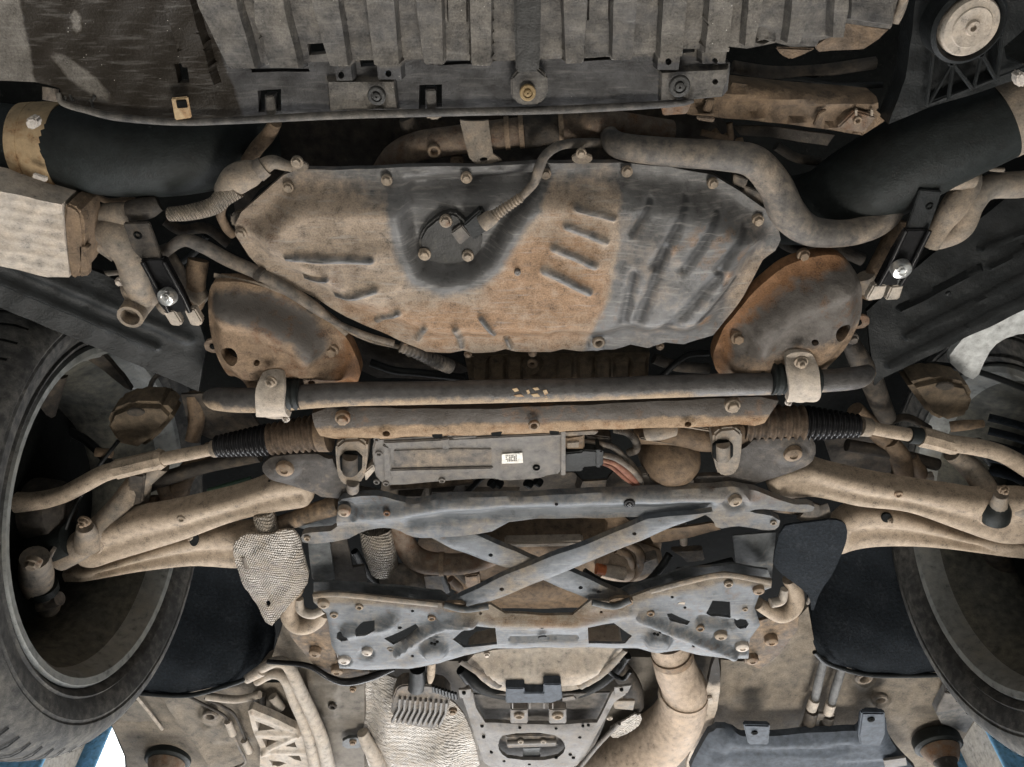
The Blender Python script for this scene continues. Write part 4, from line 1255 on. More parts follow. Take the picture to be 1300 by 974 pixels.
# ================================================================== suspension arms
kn = tube('knuckle', [(204, 588, .86, 13), (176, 612, .85, 14), (158, 634, .84, 14), (136, 660, .825, 15), (105, 690, .80, 18), (74, 706, .79, 20)], m_cast, seg=16, label='cast suspension upright inside the left wheel')
prism('pocket', [(163, 602), (184, 604), (180, 640), (160, 646)], .832, .01, m_dkcav, kn, .003)
tube('branch', [(186, 598, .86, 8), (182, 625, .86, 9), (174, 650, .855, 10)], m_cast, kn, seg=14)
prism('block', [(133, 540), (140, 524), (166, 513), (206, 514), (222, 530), (196, 560), (178, 572), (148, 566)], .885, .05, m_browncav2, kn, .008)
prism('block_cap', ell(172, 524, 12, 5), .883, .004, m_dkcav, kn, .001)
tube('stub', [(122, 574, .88, 6), (142, 576, .88, 6)], m_browncav, kn, seg=10, sub=2)
tube('ball_joint', [(111, 692, .795, 17), (110, 678, .795, 14), (108, 668, .79, 10)], m_cast, kn, seg=18, straight=True, sub=3)
bolt(107, 662, .78, 9, m_boltb, kn, 'nut', name='nut')
tube('swivel_joint', [(48, 748, .75, 17), (46, 728, .745, 20), (44, 708, .74, 17)], m_cast, kn, seg=18, sub=4)
tube('joint_boot', [(52, 742, .75, 19), (54, 750, .75, 19)], m_rubber, kn, seg=18, sub=2)
bolt(42, 715, .722, 11, m_boltt, kn, name='joint_bolt')
tube('joint_stem', [(60, 748, .755, 11), (60, 760, .755, 12), (62, 772, .76, 13)], m_hosegrey, kn, seg=14)
tube('joint_foot', [(34, 772, .755, 6), (50, 766, .752, 11), (76, 760, .752, 9)], m_hosegrey, kn, seg=14)
for x in (32, 40, 46): tube('thread_ring', [(x, 773, .752, 8), (x + 3, 771, .752, 8)], m_hosegrey, kn, seg=10, sub=2)
tube('dust_boot', [(34, 688, .80, 22), (66, 690, .80, 27), (92, 684, .80, 22)], m_rubber, kn, seg=20)
tube('boot_ring', [(70, 700, .786, 24), (74, 702, .785, 24)], m_hosegrey, kn, seg=20, sub=2)
tube('sensor_wire', [(150, 560, .88, 2.5), (120, 600, .86, 2.5), (92, 650, .82, 2.5), (80, 680, .80, 2.5)], m_black, kn, seg=8)
tube('strut_fork', [(268, 570, .90, 10), (240, 596, .895, 12), (228, 620, .89, 13), (226, 655, .89, 12)], m_browncav, kn, seg=16)
tube('link', [(180, 618, .885, 11), (215, 606, .88, 10), (262, 592, .88, 9), (330, 578, .88, 9)], m_dkcav, kn, seg=14)
tube('drop_link', [(206, 614, .88, 9), (212, 632, .878, 9), (208, 648, .875, 8)], m_browncav, kn, seg=14)
tube('drop_link_nut', [(192, 636, .872, 8), (200, 636, .872, 8)], m_browncav, kn, seg=6, sub=2)
prism('green_tag', [(262, 622), (318, 606), (320, 612), (264, 630)], .90, .004, m_grn, kn, .001)
sheet('damper_seat', [(230, 500), (300, 500), (330, 540), (275, 560), (240, 545)], .95, m_dkcav, kn, step=8)
tube('strut', [(245, 500, .96, 10), (250, 530, .95, 10), (244, 560, .93, 9)], m_browncav, kn, seg=12)

aLA = [(398, 616), (380, 607), (345, 611), (318, 622), (280, 633), (215, 648), (170, 656), (140, 666), (112, 680), (88, 694)]
aLB = [(398, 632), (388, 641), (358, 646), (330, 651), (290, 662), (240, 681), (190, 697), (150, 709), (118, 718), (92, 708)]
a1 = beam('control_arm', aLA, aLB, lambda x, y: .842 - .00016 * (330 - min(x, 330)), .013, m_arm, e=4.5, nc=24, groove=.005, label='tan cast front control arm on the left, running to the wheel')
lathe('joint_cup', P(112, 692, .796), (0, .1, 1), [(.022, .03), (.022, .0), (.020, -.003), (.0165, -.002), (.0165, .02)], m_arm, a1, seg=28)
bolt(230, 659, .814, 6, m_boltt, a1, 'eyelet', name='plug')
a2 = beam('control_arm', [(330, 672), (298, 675), (270, 676), (225, 686), (180, 700), (130, 716), (80, 726)], [(330, 716), (300, 719), (270, 717), (240, 716), (180, 722), (125, 731), (80, 738)], lambda x, y: .868 - .00022 * (300 - min(x, 300)), .013, m_arm, e=4.5, nc=24, groove=.009, label='tan rear control arm on the left, below the front one')
prism('slot', ell(246, 686, 6, 8), .8425, .004, m_deep, a2, .0005)
bolt(241, 683, .840, 4, m_boltt, a2, 'nut', name='stud')
a1 = beam('control_arm', [(972, 610), (990, 598), (1028, 592), (1060, 600), (1110, 611), (1160, 620), (1215, 628), (1250, 633), (1300, 632), (1350, 640)], [(975, 620), (995, 630), (1030, 628), (1062, 634), (1090, 640), (1150, 647), (1215, 670), (1262, 686), (1295, 688), (1350, 680)],
          lambda x, y: .842 - .00016 * (max(x, 1030) - 1030), .013, m_arm, e=4.5, nc=24, groove=.005, label='tan cast front control arm on the right, running to the wheel')
lathe('joint_cup', P(1264, 654, .798), (0, .1, 1), [(.024, .03), (.024, .0), (.022, -.003), (.018, -.002), (.018, .02)], m_arm, a1, seg=28)
bolt(1141, 628, .812, 6, m_boltb, a1, 'eyelet', name='plug')
a2 = beam('control_arm', [(1058, 668), (1080, 652), (1110, 648), (1150, 654), (1190, 666), (1240, 680), (1340, 692)], [(1058, 706), (1080, 697), (1110, 692), (1150, 691), (1195, 693), (1240, 698), (1340, 712)], lambda x, y: .868 - .00022 * (max(x, 1090) - 1090), .013, m_arm, e=4.5, nc=24, groove=.009, label='tan rear control arm on the right, below the front one')
prism('slot', ell(1126, 658, 7, 6), .847, .004, m_deep, a2, .0005)
bolt(1131, 661, .845, 4, m_boltt, a2, 'nut', name='stud')
kn = tube('knuckle', [(1208, 575, .87, 11), (1230, 592, .868, 14), (1246, 612, .845, 14), (1264, 636, .815, 14), (1300, 644, .80, 14)], m_cast, seg=16, label='cast suspension upright inside the right wheel')
tube('link_arm', [(1130, 560, .885, 10), (1144, 585, .88, 13), (1146, 618, .875, 12)], m_browncav, kn, seg=16)
tube('drop_link', [(1158, 580, .88, 7), (1168, 600, .875, 9), (1168, 622, .872, 9)], m_browncav, kn, seg=14)
tube('drop_link_nut', [(1174, 606, .87, 6), (1184, 604, .87, 6)], m_cast, kn, seg=6, sub=2)
bolt(1127, 608, .875, 8, m_boltt, kn, name='link_bolt')
tube('rear_link', [(1075, 565, .89, 8), (1130, 575, .885, 8), (1190, 590, .88, 8)], m_dkcav, kn, seg=12)
bolt(1274, 622, .79, 8, m_boltb, kn, 'nut', name='nut')
tube('ball_joint', [(1263, 658, .797, 17), (1265, 648, .797, 17), (1267, 640, .797, 12)], m_rubber, kn, seg=20, sub=3)
tube('joint_stud', [(1267, 644, .795, 11), (1271, 628, .792, 8)], m_cast, kn, seg=14, sub=3)
prism('block', [(1152, 490), (1190, 481), (1230, 489), (1238, 506), (1230, 530), (1200, 538), (1180, 528)], .885, .05, m_browncav2, kn, .008)
prism('block_cap', ell(1200, 491, 12, 5), .883, .004, m_dkcav, kn, .001)
tube('stub', [(1206, 542, .885, 7), (1224, 540, .88, 7), (1248, 538, .88, 5)], m_browncav, kn, seg=10)
tube('strut_fork', [(1085, 520, .90, 11), (1110, 545, .895, 12), (1136, 570, .89, 12)], m_browncav, kn, seg=14)
prism('green_tag', [(1050, 598), (1100, 604), (1098, 610), (1050, 604)], .90, .004, m_grn, kn, .001)
sheet('damper_seat', [(1040, 540), (1110, 550), (1160, 600), (1060, 600)], .95, m_dkcav, kn, step=8)
for i in range(5):
    tube('spring_coil', [(1255, 530 + i * 17, .96, 5), (1280, 536 + i * 17, .945, 5), (1320, 548 + i * 17, .945, 5)], m_felt, kn, seg=8)

# arm mounting plates of the front crossmember
pL = [(331, 595), (338, 584), (352, 578), (420, 576), (428, 600), (440, 618), (460, 622), (487, 628), (486, 632), (410, 633), (398, 625), (370, 617), (342, 609)]
p1 = sheet('arm_bracket', pL, .828, m_framedk, step=5, thick=.008, rnd=1, feats=[flange(pL, 0, 5, .003), dome(362, 594, 22, 14, .004, .4)], label='dark plate holding the left control arm')
bolt(362, 594, .822, 12, m_boltb, p1, 'round')
sheet('lower_plate', [(340, 611), (372, 618), (366, 622), (350, 621)], .842, m_dkcav, p1, step=4)
pR = [(882, 618), (880, 606), (900, 604), (930, 604), (942, 560), (1000, 556), (1030, 553), (1037, 570), (1030, 590), (1000, 602), (965, 612), (955, 618), (900, 623)]
p1 = sheet('arm_bracket', pR, .828, m_framedk, step=5, thick=.008, rnd=1, feats=[flange(pR, 0, 5, .003), dome(1005, 576, 24, 15, .004, .4)], label='dark plate holding the right control arm')
bolt(1006, 575, .822, 13, m_boltb, p1, 'round')

# ================================================================== rear crossmember, blue-grey
xb_ol = [(429, 634), (450, 630), (486, 630), (505, 636), (521, 640), (540, 636), (560, 631), (650, 628), (760, 624), (880, 620), (946, 617), (1000, 640), (1036, 642), (1030, 652), (990, 648), (962, 646), (948, 650), (991, 657), (988, 672), (972, 674), (950, 670), (934, 667), (910, 672), (905, 660), (893, 652), (880, 657), (822, 657), (771, 657), (650, 660), (636, 668), (620, 678), (569, 681), (540, 684), (521, 681), (502, 672), (484, 670), (461, 674), (437, 687), (385, 692), (381, 680), (395, 676), (428, 673), (428, 655)]
def xb_st(x, y):
    t = ss((y - (640 + np.maximum(0, 560 - x) * .02)) / 8)
    dk = ss(1.2 - seg_dist(x, y, [(520, 660), (580, 652), (625, 650), (650, 646), (830, 644), (900, 640)], False) / 10)
    return (.12 - .42 * dk + .0 * t, -.05 + .12 * ss((x - 820) / 60) * ss((650 - y) / 20), .45 * dk)
xb = sheet('rear_crossmember', xb_ol, .812, m_blue, step=5, thick=.012, rnd=1, stain=xb_st, holes=[ell(706, 634, 2.5, 2, 6)],
           feats=[path_rib([(430, 655), (500, 652), (560, 640), (640, 635), (760, 632), (900, 628), (945, 630)], 9, .010), path_rib([(520, 664), (580, 656), (625, 654), (650, 649), (830, 647), (900, 642)], 7, -.006), dome(437, 649, 18, 14, -.006, .3), dome(933, 635, 18, 14, -.006, .3)],
           label='blue-grey pressed crossmember in front of the crossed braces')
bolt(437, 649, .806, 10, m_boltt, xb, 'round')
bolt(933, 635, .806, 11, m_boltt, xb, 'round')
bolt(390, 684, .810, 4.5, m_boltt, xb, 'eyelet', name='hole_rim')
bolt(982, 664, .810, 4.5, m_boltt, xb, 'eyelet', name='hole_rim')
bolt(799, 640, .80, 8, m_boot, xb, 'clip', name='push_clip')
bolt(491, 652, .802, 5, m_rust, xb, 'eyelet', name='nut')
tube('stay', [(345, 668, .85, 10), (372, 660, .845, 11), (400, 650, .84, 12), (432, 640, .835, 13)], m_frame, xb, seg=16)
tube('stay', [(938, 630, .835, 12), (970, 636, .84, 12), (1005, 642, .845, 11), (1036, 648, .85, 9)], m_frame, xb, seg=16)
sheet('flange', [(360, 664), (425, 642), (428, 662), (420, 672), (385, 672)], .845, m_bluedk, xb, step=6)

# ================================================================== things behind the crossed braces
bh = sheet('gearbox_case', [(540, 660), (790, 655), (840, 690), (830, 760), (780, 745), (745, 772), (630, 772), (565, 745), (520, 720)], .92, m_browncav, step=8, feats=[dome(680, 750, 70, 26, .015), pad([(600, 660), (772, 658), (770, 686), (690, 694), (640, 690)], .045, 6)], label='brown gearbox case behind the crossed braces')
prism('ledge', [(640, 690), (740, 688), (742, 694), (642, 697)], .868, .02, m_alutan, bh, .003)
sheet('seam', [(672, 700), (735, 696), (735, 702), (690, 708)], .875, m_dkcav, bh, step=6)
ex = tube('downpipe', [(506, 660, .90, 13), (514, 690, .895, 14), (530, 710, .89, 15), (560, 716, .885, 14), (600, 714, .885, 13), (640, 700, .89, 12)], m_rust, seg=18, label='rusty exhaust pipe elbow behind the left brace')
tube('pipe_ring', [(558, 716, .885, 15.5), (564, 716, .885, 15.5)], m_boltb, ex, seg=18, sub=2)
tube('catalyst_cover', [(478, 668, .90, 22), (482, 695, .89, 22), (488, 722, .885, 18)], m_shield, ex, seg=18, sub=4)
tube('valve_body', [(488, 736, .88, 14), (510, 732, .878, 17), (535, 742, .88, 12)], m_hosegrey, ex, seg=16)
prism('heat_tab', [(538, 732), (562, 730), (568, 752), (542, 754)], .87, .004, m_hosegrey, ex, .001)
prism('dark_bracket', [(556, 726), (562, 728), (572, 752), (566, 756)], .868, .012, m_black, ex, .001)
tube('tail_wire', [(572, 735, .87, 5), (584, 748, .87, 5), (580, 758, .87, 5)], m_rust, ex, seg=10)
prism('rust_block', [(590, 732), (608, 730), (610, 744), (592, 748)], .885, .02, m_rust, ex, .003)
for pts in ([(391, 690), (418, 688), (425, 735), (405, 742), (396, 735)], [(418, 690), (440, 684), (452, 740), (425, 742)]):
    sheet('side_web', pts, .845 if pts[0][0] < 400 else .86, m_bluedk if pts[0][0] < 400 else m_dkcav, xb, step=6)
sheet('side_web', [(930, 680), (985, 676), (980, 735), (935, 720)], .86, m_bluedk, xb, step=6, feats=[dome(958, 698, 20, 24, .01)])
prism('web_strap', [(440, 722), (462, 718), (466, 740), (448, 742)], .86, .006, m_dkcav, xb, .001)
rt = tube('oxygen_sensor', [(758, 722, .86, 6), (770, 724, .86, 8), (792, 728, .86, 9)], m_alutan, seg=14, label='sensor with an orange plug behind the right brace')
tube('orange_plug', [(757, 722, .858, 7), (768, 724, .858, 7)], m_orange, rt, seg=14, sub=2)
tube('sensor_cable', [(742, 724, .85, 3), (764, 738, .848, 4), (792, 744, .846, 5), (820, 740, .846, 5), (838, 722, .85, 5), (850, 704, .86, 5)], m_black, rt, seg=10)
tube('pipe_loop', [(796, 690, .88, 5), (812, 702, .875, 6), (812, 722, .875, 6), (798, 736, .875, 6)], m_browncav, rt, seg=10)
tube('pipe_loop', [(782, 698, .88, 5), (798, 706, .878, 5), (802, 722, .878, 5), (794, 732, .878, 5)], m_boltb, rt, seg=10)
tube('cat_can', [(765, 705, .91, 28), (800, 712, .91, 30), (830, 718, .91, 24)], m_exh, rt, seg=22)
prism('grey_box', [(808, 716), (834, 708), (838, 726), (812, 732)], .868, .02, m_hosegrey, rt, .002)
prism('lever', [(852, 700), (892, 698), (895, 712), (872, 715), (866, 708)], .872, .012, m_dkcav, rt, .002)
sheet('plate', [(822, 676), (905, 664), (915, 672), (880, 682), (830, 690)], .865, m_browncav, rt, step=6)
tube('post', [(866, 660, .88, 5), (868, 690, .88, 5)], m_alutan, rt, seg=10, sub=3)

# ================================================================== crossed braces
def brace(poly, holes, z, lab):
    return sheet('cross_brace', poly, z, m_blue, step=5, thick=.010, feats=[flange(poly, 0, 5, .0035)], holes=holes, label=lab, stain=lambda x, y: (.06 + .12 * np.sin(x * .05), -.04, -.1))
brace([(545, 682), (603, 679), (684, 713), (722, 724), (790, 755), (804, 763), (752, 763), (688, 736), (653, 725), (575, 697)], [ell(623, 702, 3, 2.2, 8), ell(737, 744, 3, 2.2, 8), ell(760, 749, 3, 2.2, 8)], .815, 'blue-grey brace falling from left to right, under the other one')
brace([(566, 766), (660, 722), (760, 685), (821, 659), (905, 650), (872, 662), (722, 724), (624, 763), (595, 772)], [ell(637, 746, 3, 2.2, 8), ell(805, 675, 3, 2.2, 8)], .803, 'blue-grey brace rising from left to right, on top of the other one')

# ================================================================== rear skid plate
rp = [(397, 755), (415, 752), (432, 753), (500, 760), (560, 766), (596, 770), (623, 768), (641, 779), (700, 781), (727, 781), (738, 772), (750, 762), (784, 763), (805, 757), (826, 749), (876, 736), (920, 728), (980, 737), (979, 746), (966, 752), (958, 772), (965, 793), (952, 811), (950, 836), (915, 836), (889, 832), (863, 826), (834, 829), (810, 823), (680, 822), (643, 824), (628, 824), (589, 832), (557, 843), (518, 849), (500, 849), (458, 851), (431, 849), (427, 830), (421, 819), (414, 778), (398, 764)]
rh = [[(575, 810), (586, 800), (604, 792), (629, 794), (631, 816), (589, 820)], [(746, 794), (779, 789), (802, 805), (793, 814), (747, 815)],
      [(452, 793), (462, 786), (476, 785), (477, 791), (466, 797), (454, 798)], [(488, 808), (510, 798), (528, 790), (533, 796), (517, 807), (500, 816)], [(846, 777), (852, 776), (876, 787), (872, 791), (850, 785)], [(896, 777), (904, 760), (926, 761), (927, 785), (911, 785)],
      ell(941, 790, 9, 7, 7), ell(436, 805, 9, 7, 7), ell(524, 773, 2.3, 1.8, 6), ell(610, 777, 2.3, 1.8, 6), ell(688, 793, 2.3, 1.8, 6), ell(763, 775, 2.3, 1.8, 6), ell(853, 756, 2.3, 1.8, 6), ell(869, 769, 2.3, 1.8, 6), ell(524, 831, 2.3, 1.8, 6), ell(880, 818, 2.3, 1.8, 6), ell(508, 794, 3, 2, 6)]
RF = [flange(rp, 0, 6, .004), dome(552, 822, 21, 13, .014, .5), dome(835, 810, 21, 13, .014, .5), pad([(645, 805), (735, 803), (735, 811), (645, 813)], -.005, 3),
      path_rib([(440, 800), (490, 792), (500, 786)], 7, .012), path_rib([(505, 826), (530, 806), (560, 790), (600, 784)], 6, .013), path_rib([(815, 782), (840, 792), (880, 808), (930, 828)], 6, .013), path_rib([(890, 786), (930, 790)], 6, -.010),
      dome(466, 827, 11, 8, -.004, .3), dome(437, 837, 11, 8, -.004, .3), dome(915, 806, 12, 9, -.004, .3), dome(942, 820, 12, 9, -.004, .3), path_rib([(560, 780), (640, 790), (740, 790), (800, 775)], 6, .005)]
def rp_st(x, y):
    topd = ss(1 - seg_dist(x, y, [(397, 757), (500, 763), (623, 771), (641, 782), (727, 784), (750, 766), (826, 753), (920, 732), (980, 740)], False) / 9)
    cen = ss(1 - seg_dist(x, y, [(590, 772), (641, 786), (727, 787), (790, 768)], False) / 14)
    return (.02 + .30 * topd + .2 * cen, .02 + .14 * cen, -.1 + 0 * x)
sk = sheet('skid_plate', rp, lambda x, y: .80 - .00004 * (y - 760), m_blue, step=4.5, thick=.005, holes=rh, feats=RF, stain=rp_st, label='blue-grey skid plate with cut-outs behind the crossed braces')
for x, y, r, k, m in ((466, 827, 8, 'round', m_boltp), (437, 837, 8.5, 'round', m_boltp), (411, 766, 9, 'round', m_boltt), (456, 771, 6, 'eyelet', m_boltt), (548, 785, 6, 'eyelet', m_boltb), (496, 824, 5, 'eyelet', m_hosegrey),
                      (915, 806, 9, 'round', m_boltt), (942, 820, 9, 'round', m_boltp), (963, 749, 9, 'round', m_boltb), (925, 742, 6, 'eyelet', m_boltt), (826, 779, 6, 'eyelet', m_boltb), (889, 798, 6, 'eyelet', m_boltb), (424, 781, 6, 'eyelet', m_boltt), (946, 774, 4, 'eyelet', m_boltt)):
    bolt(x, y, .794, r, m, sk, k)
for x in (552, 835):
    y = 816 if x == 552 else 804
    for dx, dy in ((-4, 1), (3, -1), (0, 2)):
        bolt(x + dx, y + dy, .785, 2.2, m_deep, sk, 'round', name='clip_hole')
for x, y in ((865, 766), (866, 809)):
    prism('paint_mark', [(x - 5, y + 1), (x - 2, y - 1), (x + 5, y - 1), (x + 4, y + 1.5)], .788, .001, m_alutan, sk, 0)
prism('centre_clip', chaikin([(683, 809), (694, 808), (694, 812), (683, 813)], 1), .789, .003, m_black, sk, .0005)
tube('front_fold', [(398, 757, .797, 4), (432, 755, .795, 4.5), (500, 762, .793, 4.5), (556, 768, .792, 4)], m_cast, sk, seg=8, flatz=.6)
tube('front_fold', [(826, 751, .793, 4), (876, 738, .795, 4.5), (920, 730, .796, 4.5), (978, 740, .797, 4)], m_cast, sk, seg=8, flatz=.6)
tube('joint_lip', [(564, 768, .79, 4), (590, 774, .788, 4), (620, 770, .79, 4)], m_bluedk, sk, seg=8)
tube('joint_lip', [(752, 765, .79, 4), (780, 770, .788, 4), (800, 762, .79, 4)], m_bluedk, sk, seg=8)
for x, y in ((576, 771), (788, 765)):
    sheet('slot_boss', chaikin([(x - 16, y - 5), (x + 14, y - 6), (x + 17, y + 4), (x - 12, y + 7)], 2), .793, m_frame, sk, step=3, holes=[ell(x, y, 7, 2.8)], thick=.006)
fl = sheet('dark_flange', [(398, 740), (420, 739), (500, 744), (560, 752), (575, 764), (560, 768), (430, 755), (398, 756)], .822, m_bluedk, sk, step=6)
sheet('dark_flange', [(980, 738), (920, 729), (876, 737), (826, 750), (800, 762), (770, 758), (800, 744), (870, 722), (930, 716), (975, 724)], .826, m_bluedk, sk, step=6)
for pts in ([(590, 820), (640, 826), (645, 832), (628, 828)],):
    pass
# brackets and hooks at both ends of the plate
aL2 = sheet('corner_bracket', [(360, 790), (384, 798), (414, 782), (424, 820), (430, 850), (470, 852), (455, 870), (420, 866), (396, 842), (372, 812)], .822, m_frame, step=6, thick=.006, label='brown corner bracket at the left end of the skid plate')
bolt(400, 828, .816, 9, m_boltb, aL2, 'round')
bolt(428, 851, .816, 10, m_boltb, aL2, 'round')
aR2 = sheet('corner_bracket', [(955, 790), (985, 782), (1016, 768), (1012, 800), (990, 830), (965, 850), (945, 842), (950, 820)], .822, m_frame, step=6, thick=.006, label='brown corner bracket at the right end of the skid plate')
bolt(979, 813, .816, 9, m_boltb, aR2, 'round')
bolt(955, 837, .816, 9, m_boltb, aR2, 'round')
def hook(pts, lab):
    return tube('arm_bush', pts, m_arm, seg=18, label=lab)
hk = hook([(378, 745, .83, 9), (368, 765, .825, 10), (368, 784, .82, 11), (382, 795, .815, 11), (400, 790, .812, 10), (412, 778, .812, 8)], 'tan hooked casting at the left end of the skid plate')
tube('inner_lip', [(380, 760, .82, 5), (382, 774, .815, 6), (396, 780, .81, 6), (412, 774, .808, 5)], m_alutan, hk, seg=12)
hk = hook([(1002, 735, .83, 9), (1010, 752, .825, 10), (1008, 770, .82, 11), (992, 780, .815, 11), (975, 774, .812, 9), (962, 766, .812, 8)], 'tan hooked casting at the right end of the skid plate')
tube('inner_lip', [(996, 748, .82, 5), (992, 762, .815, 6), (978, 766, .81, 6)], m_alutan, hk, seg=12)

# heat shields over the inner arm joints
hsl = [(299, 684), (306, 672), (322, 664), (345, 668), (360, 662), (378, 671), (386, 698), (396, 730), (380, 748), (372, 752), (362, 768), (345, 785), (328, 756), (303, 718)]
hs = sheet('arm_heat_shield', hsl, .832, m_shield, step=4, thick=.004, rnd=1, feats=[lambda x, y: .022 * np.sqrt(np.clip(1 - ((x - 345 - (y - 720) * .35) / 52) ** 2, 0, 1)), lambda x, y: .0022 * np.sin(x * .16 + np.sin(y * .11) * 1.6) * np.sin(y * .13 + x * .05), path_rib([(305, 700), (340, 735), (352, 775)], 5, -.004)], holes=[ell(344, 756, 3, 4, 8)], label='embossed tan heat shield over the left rear arm joint')
tube('bush', [(334, 650, .84, 13), (338, 664, .835, 14), (342, 674, .832, 12)], m_shield, hs, seg=20)
tube('slot_emboss', [(310, 706, .818, 4), (314, 720, .816, 4)], m_hosegrey, hs, seg=10, sub=3)
hsr = [(990, 662), (1006, 654), (1030, 650), (1052, 646), (1068, 652), (1072, 668), (1066, 690), (1056, 712), (1036, 740), (1026, 768), (1024, 745), (1008, 730), (984, 716), (978, 706)]
hs = sheet('arm_heat_shield', hsr, .832, m_felt, step=5, thick=.004, rnd=1, feats=[lambda x, y: .022 * np.sqrt(np.clip(1 - ((x - 1028 + (y - 700) * .3) / 55) ** 2, 0, 1))], label='black shield over the right rear arm joint')
tube('bush_ring', [(1020, 648, .828, 16), (1036, 654, .824, 17), (1052, 648, .828, 14)], m_hosegrey, hs, seg=12, flatz=.3)
prism('tab', [(1044, 688), (1052, 685), (1060, 692), (1052, 694)], .812, .004, m_alu, hs, .001)
tube('edge_wire', [(1070, 672, .82, 2.5), (1056, 710, .822, 2.5), (1038, 738, .825, 2.5), (1025, 766, .83, 2.5)], m_hosegrey, hs, seg=8)

# ================================================================== floor of the car behind
zfl = lambda x, y: .90 - .00035 * (y - 840)
fpL = sheet('floor_pan', [(128, 890), (150, 868), (300, 860), (345, 835), (360, 790), (400, 830), (430, 852), (470, 850), (470, 1040), (165, 1040), (160, 960)], lambda x, y: .905 - .0003 * (y - 850), m_floor, step=7, thick=.02,
            feats=[dome(267, 908, 18, 12, .008, .4), pad([(250, 920), (330, 900), (345, 940), (270, 945)], .006, 5), path_rib([(205, 880), (245, 935), (270, 974)], 5, .008), pad([(385, 845), (470, 850), (470, 1040), (420, 1040)], .02, 6), path_rib([(170, 872), (222, 884), (215, 900)], 4, .003), pad(rect(410, 860, 432, 900), .006, 4)], label='grey-brown floor of the car at the lower left',
            stain=lambda x, y: (.1 - .35 * ss((x - 395) / 20), -.3 + .35 * ss(1 - np.hypot((x - 190) / 40, (y - 945) / 25)), .55 * ss(1 - seg_dist(x, y, [(165, 935), (230, 940), (250, 960)], False) / 18) + 0))
bolt(267, 908, .872, 10, m_hosegrey, fpL, 'eyelet', name='grommet')
bolt(279, 936, .88, 3.5, m_deep, fpL, 'round', name='hole')
bolt(422, 897, .865, 7, m_dkcav, fpL, 'eyelet', name='grommet')
bolt(400, 965, .85, 6, m_boltp, fpL)
prism('clip', chaikin([(435, 938), (460, 936), (462, 950), (434, 951)], 1), .845, .008, m_bluedk, fpL, .001)
bolt(448, 942, .843, 5, m_boltb, fpL, name='clip_bolt')
bolt(448, 875, .86, 5, m_boltb, fpL, name='stud')
ji = prism('sill_step', [(128, 892), (164, 877), (210, 928), (222, 974), (200, 1000), (165, 974), (160, 955)], .885, .02, m_floor, fpL, .003)
tube('sill_seam', [(166, 876, .88, 2), (186, 900, .877, 2), (206, 926, .874, 2)], m_alutan, fpL, seg=6)
fpR = sheet('floor_pan', [(915, 838), (950, 840), (1000, 800), (1026, 770), (1036, 828), (1060, 845), (1200, 852), (1240, 840), (1268, 872), (1228, 930), (1205, 965), (1190, 1040), (880, 1040), (905, 930)], lambda x, y: .905 - .0003 * (y - 850), m_floor, step=7, thick=.02,
            feats=[pad([(1034, 840), (1070, 846), (1052, 935), (1010, 935)], -.012, 6), dome(1098, 862, 18, 10, .010, .4), dome(1117, 888, 16, 10, .010, .4), path_rib([(925, 890), (960, 850), (1015, 800)], 5, .006), path_rib([(1140, 905), (1160, 885), (1190, 870)], 10, .006), path_rib([(915, 845), (912, 885), (925, 900)], 3, .01)], label='grey-brown floor of the car at the lower right',
            stain=lambda x, y: (.12 + 0 * x, -.35 + .15 * ss((x - 1100) / 60), .5 * ss(1 - seg_dist(x, y, [(910, 840), (910, 880)], False) / 8) + .5 * ss(1 - seg_dist(x, y, [(1160, 900), (1215, 905)], False) / 14)))
bolt(1097, 860, .87, 12, m_hosegrey, fpR, 'eyelet', name='grommet')
bolt(1117, 887, .866, 11, m_hosegrey, fpR, 'eyelet', name='grommet')
sheet('sill_plate', [(1206, 870), (1226, 852), (1262, 878), (1226, 930), (1195, 918), (1188, 905)], .872, m_grey, fpR, step=6, thick=.02)
prism('sill_lip', [(1188, 905), (1200, 880), (1248, 884), (1242, 896)], .866, .004, m_alu, fpR, .001)
bolt(1224, 874, .868, 4, m_rust, fpR, 'eyelet', name='hole_rim')
for pts in ([(1046, 838), (1040, 862), (1034, 890)], [(1070, 846), (1062, 870), (1055, 895)]):
    pp = tube('coolant_line', [(pts[0][0], pts[0][1], .885, 5), (pts[1][0], pts[1][1], .875, 5.5), (pts[2][0], pts[2][1], .865, 5)], m_grey, fpR, seg=12)
    x, y = pts[2]
    tube('line_end', [(x, y - 2, .864, 6.5), (x - 4, y + 10, .86, 6.5)], m_alutan, fpR, seg=12, sub=2)
    tube('line_socket', [(x - 3, y + 12, .862, 8), (x - 8, y + 32, .858, 8)], m_dkcav, fpR, seg=12, sub=2)
prism('pipe_clip', [(1026, 905), (1060, 908), (1058, 916), (1026, 913)], .856, .006, m_hosegrey, fpR, .001)

# brake lines and tan pipes at the lower left
tp = tube('fuel_pipe', [(318, 858, .866, 5), (338, 846, .86, 6), (352, 840, .856, 7), (366, 846, .852, 7.5), (382, 878, .845, 8), (398, 912, .838, 8), (410, 944, .832, 8.5), (420, 990, .825, 9)], m_alutan, seg=14, label='outer of two tan pipes bending down at lower left')
tube('end_sleeve', [(314, 862, .868, 6), (334, 850, .862, 8)], m_alutan, tp, seg=14, sub=2)
tp = tube('fuel_pipe', [(326, 866, .868, 5), (346, 856, .862, 6), (362, 862, .856, 7), (374, 890, .85, 7.5), (386, 916, .843, 8), (396, 948, .836, 8.5), (404, 990, .83, 9)], m_alutan, seg=14, label='inner of two tan pipes bending down at lower left')
bk = tube('brake_line', [(235, 882, .868, 1.8), (262, 896, .866, 1.8), (284, 908, .864, 1.8), (291, 918, .862, 1.8)], m_dkcav, seg=8, label='thin brake line with a brass fitting, left of its pair')
